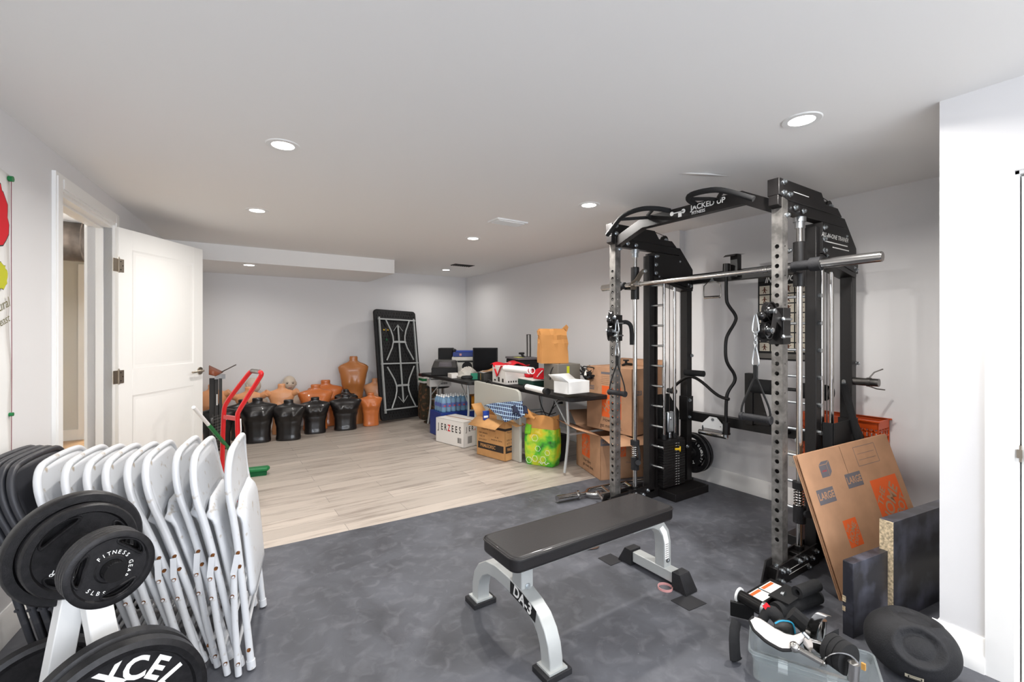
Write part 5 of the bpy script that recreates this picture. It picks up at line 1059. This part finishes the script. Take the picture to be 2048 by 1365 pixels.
def clothgrid(P0, ax_, ay_, amp, seed, nu=26, nv=18):
    def fn(u, v):
        p = V(P0)+V(ax_)*u+V(ay_)*v; return p+V((0, 0, 1))*amp*(math.sin(u*7+seed)*math.cos(v*5+seed*2)+.5*math.sin(u*15+v*9+seed))+V((1, 0, 0))*amp*.4*math.sin(v*12+u*3)
    b = B(pm); b.grid(fn, nu, nv); return b
b = B(pm); c0_, c1_, c2_, c3_ = AT(968, 812, 4.75), AT(1046, 800, 4.42), AT(1046, 836, 4.32), AT(1008, 842, 4.42)
b.grid(lambda u, v: (c0_*(1-u)+c1_*u)*(1-v)+(c3_*(1-u)+c2_*u)*v+V((.6, -.5, .6))*.018*math.sin(u*11+v*3)*(.3+v)+V((0, 0, .01))*math.sin(v*9+u*5), 30, 16)
one(b, 'plaid_cloth', 'navy blue plaid cloth spilling out of the tan open box', 'cloth', (0, 0, 0), solid=.006)
b = B(mat('dark_navy_cloth', (30, 36, 58), .9)); e0_ = AT(1030, 826, 4.45); b.grid(lambda u, v: e0_+V((.10*u-.02, -.10*u+.02, .05*math.sin(v*3.1)+.02*math.sin(u*9)))+V((.03, .06, 0))*(v-.5)*3, 14, 10); one(b, 'folded_garment', 'dark navy garment beside the plaid cloth in the tan box', 'cloth', (0, 0, 0), solid=.01)
b = B('paper'); b.sph(tuple(AT(1054, 828, 4.40)), (.045, .04, .04), 14); b.tube([AT(1052, 822, 4.4), AT(1062, 834, 4.38), AT(1070, 838, 4.36)], [.03, .02, .012], 10); one(b, 'crumpled_paper', 'crumpled brown paper at the right edge of the tan box', 'paper', (0, 0, 0))
b = B('blue'); b.box(tuple(AT(972, 831, 4.72)), (.06, .03, .09)); b.m('wtext'); b.box(tuple(AT(972, 834, 4.70)), (.05, .004, .02)); one(b, 'small_blue_box', 'small blue and white packet standing in the tan open box', 'packet', (0, 0, 0))
# green reusable shopping bag
def bagmat():
    m = bpy.data.materials.new('green_yellow_bag_print'); m.use_nodes = True; nt = m.node_tree; N = nt.nodes; L = nt.links; p = N['Principled BSDF']; p.inputs['Roughness'].default_value = .45
    tc = N.new('ShaderNodeTexCoord'); n = N.new('ShaderNodeTexNoise'); n.inputs['Scale'].default_value = 6.5; n.inputs['Detail'].default_value = 3; L.new(tc.outputs['Object'], n.inputs['Vector']); r = N.new('ShaderNodeValToRGB'); L.new(n.outputs['Fac'], r.inputs[0])
    e = r.color_ramp.elements; e[0].position = .32; e[0].color = rgb((40, 84, 36)); e[1].position = .72; e[1].color = rgb((236, 226, 120))
    for q, c in ((.42, (74, 178, 44)), (.52, (176, 206, 50)), (.61, (214, 190, 34))): x = e.new(q); x.color = rgb(c)
    L.new(r.outputs[0], p.inputs['Base Color']); return m
Ng = G(1108, 937); El = (G(1049, 928)-Ng); Er = V((.97, .35, 0)).normalized()*.13
t = T('shopping_bag', 'yellow and green printed reusable shopping bag with a brown paper lining', 'bag', Ng, 0)
def bagr(z, k, bulge=.0, n=8):
    c = [V((0, 0, 0)), V(El), V(El)+Er, V(Er)]; mid_ = (c[0]+c[2])/2; o = []
    for i in range(4):
        p, q = c[i], c[(i+1) % 4]
        for j in range(n): u = j/n; x = p*(1-u)+q*u; x = mid_+(x-mid_)*k*(1+bulge*math.sin(u*math.pi)-(.04 if j == 0 else 0)); o.append((x.x, x.y, z))
    return o
b = B(bagmat()); b.rings([bagr(.0, .86), bagr(.02, .95), bagr(.12, 1.02, .06), bagr(.24, 1.03, .07), bagr(.36, 1.0, .04), bagr(.36, .97, .04), bagr(.1, .95, .02), bagr(.05, .9, .0)], True); b.out('bag_body', t, ang=50)
b = B('paper'); rsx = [bagr(.10, .93, .02), bagr(.34, .95, .03), [(p[0], p[1], .475+.02*math.sin(i*.55)) for i, p in enumerate(bagr(0, .93, .04))]]; b.rings(rsx, False); b.out('paper_lining', t, solid=.003)
b = B(mat('lime_strap', (120, 200, 40), .6)); p0 = V(El)*.88; b.grid(lambda u, v: p0*1.0+V((-.012, -.008, 0))+V((.05*(v-.5)*.6, -.05*(v-.5)*1.1, .30+.15*u-.0*u))+V((.05*u*u, .0, 0)), 6, 3); b.out('handle', t, solid=.002)
b = B('wtext')
def onface(s, z, o=.012): p = V(El)*s; nn_ = V((El.y, -El.x, 0)).normalized()*-1; nn_ = nn_ if nn_.x < 0 else nn_*-1; return V((p.x, p.y, z))+nn_*o
for s, z, r_ in ((.62, .27, .034), (.62, .07, .03), (.34, .07, .032), (.82, .05, .03), (.2, .14, .026), (.52, .17, .028)):
    nn_ = (onface(.5, .1, 1)-onface(.5, .1, 0)); ux_ = V((0, 0, 1)).cross(nn_).normalized(); c = onface(s, z, .016); b.tube([c+ux_*math.cos(k*math.pi/3)*r_+V((0, 0, 1))*math.sin(k*math.pi/3)*r_ for k in range(6)], .0018, 5, closed=True)
b.tube([onface(.5-.04*i, .035+.012*math.sin(i*1.7), .014) for i in range(10)], .003, 5); b.out('printed_pattern', t, 'white hexagon line print')
# moving cartons
Nl = G(1201, 962); t, bd = carton('moving_carton', 'lower brown moving carton with flaps open, under the other large carton', 'box', Nl, (.95, -.31, 0), (.2, .97, 0), .42, .52, .385, 'card', {'l': 72, 'r': 100, 'L': 60}, f=.23)
b = B('orange'); logo(b, .0, .0, .17, FX(-.001, .30, .24)); b.m('bprint'); b.text('How doers', .042, FX(-.001, .27, .10), sx=.85); b.text('get more done.', .042, FX(-.001, .25, .058), sx=.85); logo(b, 0, 0, .075, FY(.21, -.001, .24)); b.m('greyp'); b.bb((.0, -.001, .30), (.10, 0, .36)); b.m('card'); b.text('LARGE', .035, FY(.055, -.002, .33), off=.02, sx=.8); b.m('greyp'); b.text('Please reuse', .02, FY(.30, -.001, .14)); b.out('printing', bd)
Nu = G(1264, 874, .388); t, bd = carton('moving_carton', 'upper brown moving carton with orange square logo, stacked on the open one', 'box', Nu, (1, .04, 0), (-.08, 1, 0), .42, .545, .585, 'card', {'R': 48}, f=.09, closed=False)
b = B('card'); b.bb((.004, .004, .575), (.415, .54, .582)); b.out('top_flaps', bd)
b = B('orange'); logo(b, 0, 0, .23, FX(-.001, .235, .27)); b.m('greyp'); b.bb((-.001, .45, .365), (0, .545, .405)); b.bb((-.001, .18, .52), (0, .36, .54)); b.m('card'); b.text('LARGE', .035, FX(-.002, .497, .385), off=.02, sx=.85); b.m('bprint'); b.text('How doers', .05, FX(-.001, .24, .10), sx=.85); b.text('get more done.', .05, FX(-.001, .24, .045), sx=.85)
for i in range(5): b.bb((-.001, .20, .43+i*.017), (0, .36, .431+i*.017))
b.m('greyp'); b.bb((.02, -.001, .35), (.13, 0, .39)); b.m('card'); b.text('LARGE', .035, FY(.075, -.002, .37), off=.02, sx=.85); b.m('bluep'); b.text('Recycle', .02, FY(.15, -.001, .12)); b.out('printing', bd)
# ============================================================ THINGS UNDER AND ON THE TABLES
def bx(name, label, cat, p, d, m, rz=0, bev=.003, group=None): b = B(m); b.bb((-d[0]/2, -d[1]/2, 0), (d[0]/2, d[1]/2, d[2])); return one(b, name, label, cat, p, rz, group, bev=bev)
bx('plastic_tote', 'blue box under the pack of water bottles', 'box', (2.66, 5.31, 0), (.60, .34, .30), 'dblue')
t = T('water_bottle', 'clear water bottle with blue and red label in the shrink-wrapped pack under the table', 'bottle', (2.42, 5.19, .302), 0, 'shrink-wrapped water bottles')
b = B('bottle'); b.lathe([(.001, 0), (.029, .002), (.031, .02), (.029, .05), (.031, .06), (.031, .12), (.026, .15), (.012, .175), (.012, .185), (.001, .185)], None, 16); b.out('bottle_body', t)
b = B('wtext'); b.cyl((0, 0, .182), (0, 0, .198), .014, n=12); b.out('cap', t); b = B('blue'); b.lathe([(.0315, .062), (.0315, .11)], None, 16); b.m('redc'); b.bb((-.012, -.0325, .07), (.012, -.031, .085)); b.out('label_sleeve', t)
for i in range(6):
    for j in range(4):
        if i or j: dup(t, (2.42+i*.0665-(.0), 5.19+j*.0665, .302))
b = B('shrink'); b.bb((2.38, 5.15, .303), (2.79, 5.43, .48)); one(b, 'shrink_wrap', 'clear film wrapped round the pack of water bottles', 'packaging', (0, 0, 0), bev=.03)
t = T('orange_box', 'orange and grey carton beside the pack of water bottles', 'box', (2.88, 5.26, .302), -12); b = B(mat('bright_orange_card', (235, 150, 30), .5)); b.bb((-.06, -.10, 0), (.12, .10, .17)); b.out('box_body', t, bev=.003); b = B('greyp'); b.bb((-.062, -.10, 0), (-.06, .10, .168)); b.m('dark'); b.bb((-.063, -.05, .06), (-.062, .05, .11)); b.out('side_label', t)
t = T('bar_stool', 'bar stool with a chrome pole and round base, left of the far table', 'stool', (2.74, 6.08, 0)); b = B('chrome'); b.lathe([(.001, 0), (.20, 0), (.20, .008), (.06, .03), (.028, .06), (.001, .06)], None, 40); b.out('base', t)
b = B('chrome'); b.cyl((0, 0, .05), (0, 0, .50), .022, n=20); b.out('pole', t); b = B('vinyl'); b.cyl((0, 0, .50), (0, 0, .53), .17, n=32); b.out('seat', t, bev=.01)
t = T('bar_stool', 'second bar stool behind the first, only its chrome pole in view', 'stool', (2.98, 6.42, 0)); b = B('chrome'); b.lathe([(.001, 0), (.19, 0), (.19, .008), (.06, .03), (.028, .06), (.001, .06)], None, 40); b.out('base', t); b = B('chrome'); b.cyl((0, 0, .05), (0, 0, .55), .022, n=20); b.out('pole', t); b = B('vinyl'); b.cyl((0, 0, .55), (0, 0, .58), .16, n=32); b.out('seat', t, bev=.01)
t = T('shallow_box', 'shallow white box with small black print lying on the chrome bar stool', 'box', (2.72, 6.02, .532), -14); b = B('wcard'); b.bb((-.14, -.13, 0), (.16, .14, .10)); bd = b.out('box_body', t, bev=.002); b = B('bprint')
for i in range(5): b.bb((.02+i*.018, -.131, .03), (.03+i*.018, -.130, .06))
b.out('printing', bd)
b = B(mat('brown_camouflage', (60, 54, 40), .9, ns=22, col2=(118, 82, 58), thr=(.5, .6))); b.rings([[(x*k, y*k, z) for x, y, _ in rr(.13, .11, .05, 0)] for k, z in ((.9, 0), (1.05, .05), (1.05, .3), (1.0, .48), (.85, .54))]); one(b, 'duffel_bag', 'brown camouflage patterned bag standing behind the leaning black table', 'bag', (2.74, 6.42, 0), ang=60)
for i, (m, th, lb) in enumerate((('wcard', .03, 'white flat box at the bottom of the small pile behind the leaning table'), ('green', .035, 'green book in the small pile behind the leaning table'), ('wcard', .025, 'white book above the green one behind the leaning table'), (mat('dark_red_cover', (70, 28, 26), .5), .04, 'dark red book topping the small pile behind the leaning table'))):
    bx('flat_book', lb, 'book', (2.74, 6.40, .545+[0, .031, .067, .093][i]), (.26, .2, th), m, [5, -6, 3, -3][i], .002)
# far table (top at .72)
Zt = .722
t = T('receipt_printer', 'black desktop printer with a sloped lid on the near left of the far table', 'printer', (2.66, 5.66, Zt), -30)
b = B('blackm'); b.bb((-.17, -.14, 0), (.17, .14, .10)); b.out('base_unit', t, bev=.006); b = B('dgrey'); b.rings([[(-.17, -.14, .10), (.17, -.14, .10), (.17, .14, .10), (-.17, .14, .10)], [(-.14, -.06, .19), (.14, -.06, .19), (.15, .14, .20), (-.15, .14, .20)]]); b.out('lid', t, bev=.01); b = B('greyp'); b.add([(-.08, -.125, .115), (.10, -.125, .115), (.09, -.075, .175), (-.07, -.075, .175)], [(0, 1, 2, 3)]); b.out('control_panel', t, solid=.003)
t = T('black_speaker', 'black box-shaped speaker standing at the back of the far table', 'speaker', (2.83, 5.99, Zt), -35); b = B('blackm'); b.bb((-.10, -.09, 0), (.10, .09, .35)); b.out('cabinet', t, bev=.008); b = B('blackm'); b.sph((.12, -.02, .29), (.045, .04, .05), 14); b.out('side_knob', t)
t = T('office_printer', 'white office printer in the corner of the far table', 'printer', (2.99, 5.70, Zt), -30); b = B(mat('printer_plastic', (214, 210, 200), .5)); b.bb((-.17, -.15, 0), (.17, .15, .17)); b.bb((-.18, -.16, .18), (.18, .16, .235)); b.out('casing', t, bev=.012); b = B('blackm'); b.cyl((0.03, -.155, .10), (.03, -.150, .10), .07, n=24); b.bb((-.1, -.162, .165), (.12, -.14, .178)); b.out('paper_slot', t)
t = T('blue_box', 'blue box with a pink mark on top of the white printer', 'box', (2.96, 5.68, Zt+.24), -30); b = B('dblue'); b.bb((-.15, -.11, 0), (.14, .11, .055)); b.out('box_body', t, bev=.002); b = B('pink'); b.bb((-.06, -.111, .012), (-.03, -.110, .042)); b.out('mark', t)
bx('blue_box', 'smaller blue box on top of the first, on the white printer', 'box', (2.99, 5.72, Zt+.297), (.24, .16, .022), 'blue', -30, .002)
t = T('small_carton', 'small white carton at the front edge of the far table', 'box', (2.57, 5.20, Zt), -10); b = B('wcard'); b.bb((-.06, -.09, 0), (.06, .09, .055)); b.out('box_body', t, bev=.002)
b = B(mat('crinkled_clear_plastic', (215, 210, 200), .2, alpha=.75, bump=1, bs=25)); b.rings([[(math.cos(q*.314)*r_*random.uniform(.8, 1.15), math.sin(q*.314)*r_*.8*random.uniform(.8, 1.15), z+random.uniform(-.008, .012)*(z > 0)) for q in range(20)] for z, r_ in ((0, .12), (.03, .14), (.06, .13), (.09, .11), (.11, .08), (.13, .045), (.14, .015))]); one(b, 'plastic_bag', 'crinkled clear plastic bag in the middle of the far table', 'bag', (2.68, 5.05, Zt), ang=25)
t = T('computer_monitor', 'black flat computer monitor on the far table, seen at an angle', 'monitor', (3.02, 5.20, Zt), -38); b = B('blackm'); b.bb((-.165, 0, .05), (.165, .03, .37)); b.out('housing', t, bev=.005); b = B('glassb'); b.bb((-.15, -.002, .065), (.15, .001, .355)); b.out('screen', t); b = B('blackm'); b.bb((-.03, .01, 0), (.03, .03, .06)); b.bb((-.09, -.06, 0), (.09, .09, .012)); b.out('stand', t)
t = T('safety_goggles', 'black and red goggles at the front edge of the far table', 'goggles', (2.57, 4.86, Zt), -20); b = B('blackm'); b.tube([(-.05, .04, .03), (-.055, -.03, .035), (.0, -.045, .04), (.055, -.03, .035), (.05, .04, .03)], .022, 10, sm=1, flat=.7); b.out('frame', t); b = B('redc'); b.sph((.05, .0, .03), (.015, .04, .02), 10); b.out('strap', t)
bx('green_packet', 'small green packet behind the goggles on the far table', 'packet', (2.68, 4.88, Zt), (.08, .05, .075), mat('emerald_print', (20, 120, 90), .5), -20)
t = T('storage_box', 'dark grey storage box with papers on its lid, between the two tables', 'box', (2.83, 4.74, Zt), -8); b = B('dgrey'); b.bb((-.13, -.10, 0), (.13, .10, .085)); b.out('box_body', t, bev=.004); b = B('gold'); b.box((-.131, 0, .04), (.002, .006, .08)); b.out('strap_line', t)
random.seed(5)
for i, (m, lb) in enumerate((('wcard', 'white sheet at the bottom of the loose papers on the dark grey box'), ('cardin', 'orange-brown envelope among the papers on the dark grey box'), ('wtext', 'white envelope among the papers on the dark grey box'), ('paper', 'crumpled brown envelope on top of the papers on the dark grey box'))):
    b = B(m); b.grid(lambda u, v: (-.12+.24*u, -.08+.16*v, .004+.006*math.sin(u*5+i)+(.02*u*v if i == 3 else 0)), 8, 6); one(b, 'loose_paper', lb, 'paper', (2.83+.015*i, 4.74-.01*i, Zt+.088+.008*i), 12*i-10, solid=.0015)
# second table: white carton under the red shirt
Zs = .722
t = T('white_carton', 'white carton on the table under the red shirt', 'box', (2.83, 4.33, Zs), -6); b = B('wcard'); b.bb((-.13, -.17, 0), (.13, .17, .195)); bd = b.out('box_body', t, bev=.002); b = B('bprint')
for q in ((.10, .03, .02), (-.0, .04, .05), (-.10, .03, .04)): b.bb((-.131, q[0]-.02, .02), (-.130, q[0]+.02, .02+q[2]))
for i in range(5): b.bb((-.10+i*.03, -.171, .02), (-.085+i*.03, -.170, .04))
b.out('printing', bd)
b = B('redc')
def shirt(u, v):
    x = -.15+.30*u; y = .19-.40*v; z = .218+.014*math.sin(u*8+v*4)+.008*math.sin(v*13)
    if u < .42: k = (.42-u)/.42; z -= .16*k*max(.12, 1-abs(v-.42)*3.2); x = -.140-.006*k+.14*(1-k)*.9
    return (x, y, z)
b.grid(shirt, 24, 22); sh = None
t2 = T('red_shirt', 'red cloth with white slogan lettering draped over the white carton', 'cloth', (2.83, 4.33, Zs), -6); b.out('cloth', t2, solid=.006)
b = B('wtext'); 
for i, (s_, sz) in enumerate((('THANK YOU', .04), ('HAVE A NICE DAY', .028), ('THANK YOU', .035))): b.text(s_, sz, frame((-.02+.055*i, -.0, .226), (-.15, -1, .0), (1, -.15, .0)), off=.03)
b.text('THANK YOU', .03, FX(-.158, .02, .17), off=.03); b.out('lettering', t2)
for i, (dx, lb) in enumerate(((.0, 'white paper roll poking out from under the red shirt, left of the pair'), (.065, 'white paper roll poking out from under the red shirt, right of the pair'))):
    t = T('paper_roll', lb, 'paper roll', (2.99+dx*.4, 4.20+dx*.0, Zs+.165+.0*i), 0); b = B('wtext'); p = AT(1059+i*6, 742, 4.47)-V(t.location); q = p+V((-.03, .42, .0)); b.lathe([(.022, 0), (.034, 0), (.034, .40), (.022, .40)], frame(p, V((0, 0, 1)).cross(q-p), V((0, 0, 1))) @ TR(0, 0, 0), 20, True); b.out('paper', t); b = B('redc'); b.lathe([(.018, -.001), (.0225, -.001), (.0225, .05), (.018, .05)], frame(p, V((0, 0, 1)).cross(q-p), V((0, 0, 1))), 20, True); b.out('core', t, 'red core')
t = T('rolling_case', 'black rolling case with a tall pull handle behind the red cloth', 'case', (3.14, 4.54, Zs), -12)
b = B('blackm'); b.bb((-.12, -.22, 0), (.14, .20, .25)); b.out('case_body', t, bev=.015); b = B('greyp'); b.bb((-.13, -.23, .25), (.15, .20, .275)); b.out('lid', t, bev=.004); b = B('lime'); b.bb((-.12, -.20, .276), (-.05, -.05, .278)); b.out('yellow_label', t, 'yellow-green label')
b = B('dgrey')
b.tube([(.09, .02, .27), (.10, .04, .36), (.10, .045, .545), (.10, -.045, .545), (.10, -.05, .36), (.09, -.07, .27)], .011, 8, flat=.8); b.out('pull_handle', t)
t = T('clamp_head', 'black and silver adjustable clamp head left of the pull handle', 'clamp', (3.12, 4.50, Zs), 0); b = B('blackm'); b.bb((-.10, -.12, .18), (.10, .10, .225)); b.cyl((0, 0, 0), (0, 0, .2), .02); b.out('arm', t, bev=.004); b = B('steel'); b.cyl((.02, -.02, .225), (.02, -.02, .27), .016); b.out('post', t); b = B('blackm'); b.cyl((.02, -.02, .27), (0.0, .0, .315), .015); b.cyl((-.035, .0, .32), (.035, .0, .32), .012); b.out('knob', t)
t = T('baseball_cap', 'red cap with a white mark on the boxes beside the grey metal case', 'cap', (2.98, 3.93, Zs+.075), -30)
b = B('redc'); b.rings([[(.085*math.cos(q*math.pi/14)*k, .075*math.sin(q*math.pi/14)*k, z) for q in range(28)] for k, z in ((1, 0), (.98, .05), (.8, .09), (.4, .108), (.02, .112))], True); b.out('crown', t); b = B('redc'); b.grid(lambda u, v: (-.07+.14*u, -.06-.06*v*math.sin(u*math.pi), .01-.005*v), 12, 4); b.out('brim', t, solid=.003); b = B('wtext'); b.tube([(-.05, -.064, .02), (-.02, -.07, .06), (.01, -.06, .09)], .006, 6); b.out('mark', t)
bx('red_bag', 'small red cloth bundle between the paper rolls and the cap', 'cloth', (2.97, 4.10, Zs+.07), (.14, .10, .08), 'redc', -10, .03)
bx('green_box', 'flat dark green and white box under the red cap', 'box', (2.95, 4.0, Zs+.0), (.26, .34, .06), mat('deep_green_box', (30, 66, 56), .6), -6)
bx('flat_white_box', 'white flat lid lying on the dark green box under the red cap', 'box', (2.95, 4.0, Zs+.061), (.26, .35, .012), 'wcard', -6)
t = T('banner_roll', 'white roll with a black ring end lying on the front of the table', 'roll', (0, 0, 0)); p, q = AT(1054, 777, 4.50), AT(1090, 770, 4.18); p.z = q.z = Zs+.032
b = B('wtext'); b.cyl(p, q, .028, n=22); b.out('sheet', t)
b = B('blackm'); d_ = (q-p).normalized(); b.lathe([(.018, 0), (.034, 0), (.034, .02), (.018, .02)], frame(p-d_*.02, V((0, 0, 1)).cross(d_), V((0, 0, 1))) , 22, True); b.out('end_ring', t); b = B('blackm'); b.cyl(q, q+d_*.05, .03, n=20); b.out('end_ring', t)
t = T('metal_case', 'grey sheet metal case under the brown paper bag', 'case', (2.93, 3.56, Zs), -8); b = B(mat('grey_sheet_metal', (128, 124, 116), .5, .3)); b.bb((-.10, -.14, 0), (.16, .14, .26)); b.out('case_body', t, bev=.004); b = B('lime'); b.bb((.0, -.143, .02), (.03, -.141, .24)); b.out('edge_strip', t, 'yellow-green edge strip'); b = B('blackm'); b.tube([(-.104, .0, .10), (-.108, -.01, .18), (-.10, -.06, .24), (-.05, -.10, .262)], .004, 6, sm=2); b.out('cord', t)
t = T('paper_bag', 'large brown kraft paper bag folded at the top, standing on the metal case', 'bag', (2.90, 3.62, Zs+.262), -22)
random.seed(3)
def pbr(z, kx, ky, cr, lean=0):
    o = []; c = [(-.145, -.085), (.135, -.085), (.135, .085), (-.145, .085)]
    for i in range(4):
        p, q = c[i], c[(i+1) % 4]
        for j in range(8): u = j/8; o.append(((p[0]*(1-u)+q[0]*u)*kx+random.uniform(-cr, cr)+lean, (p[1]*(1-u)+q[1]*u)*ky+random.uniform(-cr, cr), z+random.uniform(-cr, cr)*.5))
    return o
b = B('paper'); b.rings([pbr(0, 1, 1, 0), pbr(.03, 1, 1, .001), pbr(.10, .99, 1, .005), pbr(.15, .97, .94, .009), pbr(.20, .98, .98, .010, -.003), pbr(.24, .95, .85, .013, -.006), pbr(.285, .97, .8, .014, -.01), pbr(.325, .98, .55, .012, -.012), pbr(.345, .95, .30, .006, -.01)]); b.out('bag_body', t, ang=18)
b = B('paper'); b.prism([(.06, .0), (.14, .0), (.155, .05), (.135, .075), (.10, .045)], .012, FY(0, -.01, .315)); b.out('torn_corner', t)
t, bd = carton('white_box', 'open white box with raised lid beside the large brown cartons', 'box', AT(1136, 790, 3.86), (1, .05, 0), (-.1, 1, 0), .26, .18, .105, 'wtext', {'l': 50, 'L': 60}, f=.09)
b = B('blackm'); random.seed(9); c = V((3.02, 3.22, Zs+.16))
for k in range(7): b.tube([c+V((random.uniform(-.09, .09), random.uniform(-.08, .08), random.uniform(-.05, .09))) for _ in range(7)], random.choice((.004, .006, .009)), 6, sm=2)
b.m('steel'); b.tube([c+V((random.uniform(-.09, .05), random.uniform(-.05, .08), random.uniform(-.04, .10))) for _ in range(8)], .006, 6, sm=2); b.m('outlet'); b.cyl(c+V((-.05, 0, 0)), c+V((-.02, .02, .05)), .012)
one(b, 'tangled_cables', 'tangle of black and silver cables above the open white box', 'cables', (0, 0, 0))
b = B('blackm'); c = V((3.34, 3.05, .978)); b.cyl(c, c+V((0, 0, .04)), .012); b.cyl(c+V((0, 0, .04)), c+V((0, 0, .052)), .028); b.tube([c+V((-.05, 0, .0)), c+V((0, 0, .012)), c+V((.08, 0, .004))], .012, 8); one(b, 'tripod_knob', 'black knob and bracket showing above the upper moving carton', 'tripod part', (0, 0, 0))
b = B('blackm')
for pts in (((1078, 787), (1080, 806), (1090, 828), (1094, 838)), ((1110, 795), (1106, 818), (1098, 832), (1094, 840)), ((1070, 826), (1084, 823), (1100, 830), (1112, 826))): b.tube([AT(x, y, 4.6) for x, y in pts], .005, 6, sm=2)
one(b, 'extension_cord', 'black power cords hanging below the table along the right wall', 'cord', (0, 0, 0))
t = T('power_strip', 'white power strip with coiled thin wires below the right-hand table', 'power strip', AT(1086, 838, 4.95), -50); b = B('outlet'); b.bb((-.13, -.03, -.02), (.13, .03, .02)); b.out('housing', t, bev=.004); b = B('grey')
for k in range(5): b.tube([(-.10+k*.05+.03*math.cos(a*.6), -.035, .02+.035*math.sin(a*.6)) for a in range(11)], .002, 5)
b.out('coiled_wire', t)
bx('low_box', 'low dark box under the right-hand table supporting the power strip', 'box', (AT(1086, 838, 4.95).x, AT(1086, 838, 4.95).y, 0), (.28, .14, AT(1086, 838, 4.95).z-.021), 'dgrey', -50)
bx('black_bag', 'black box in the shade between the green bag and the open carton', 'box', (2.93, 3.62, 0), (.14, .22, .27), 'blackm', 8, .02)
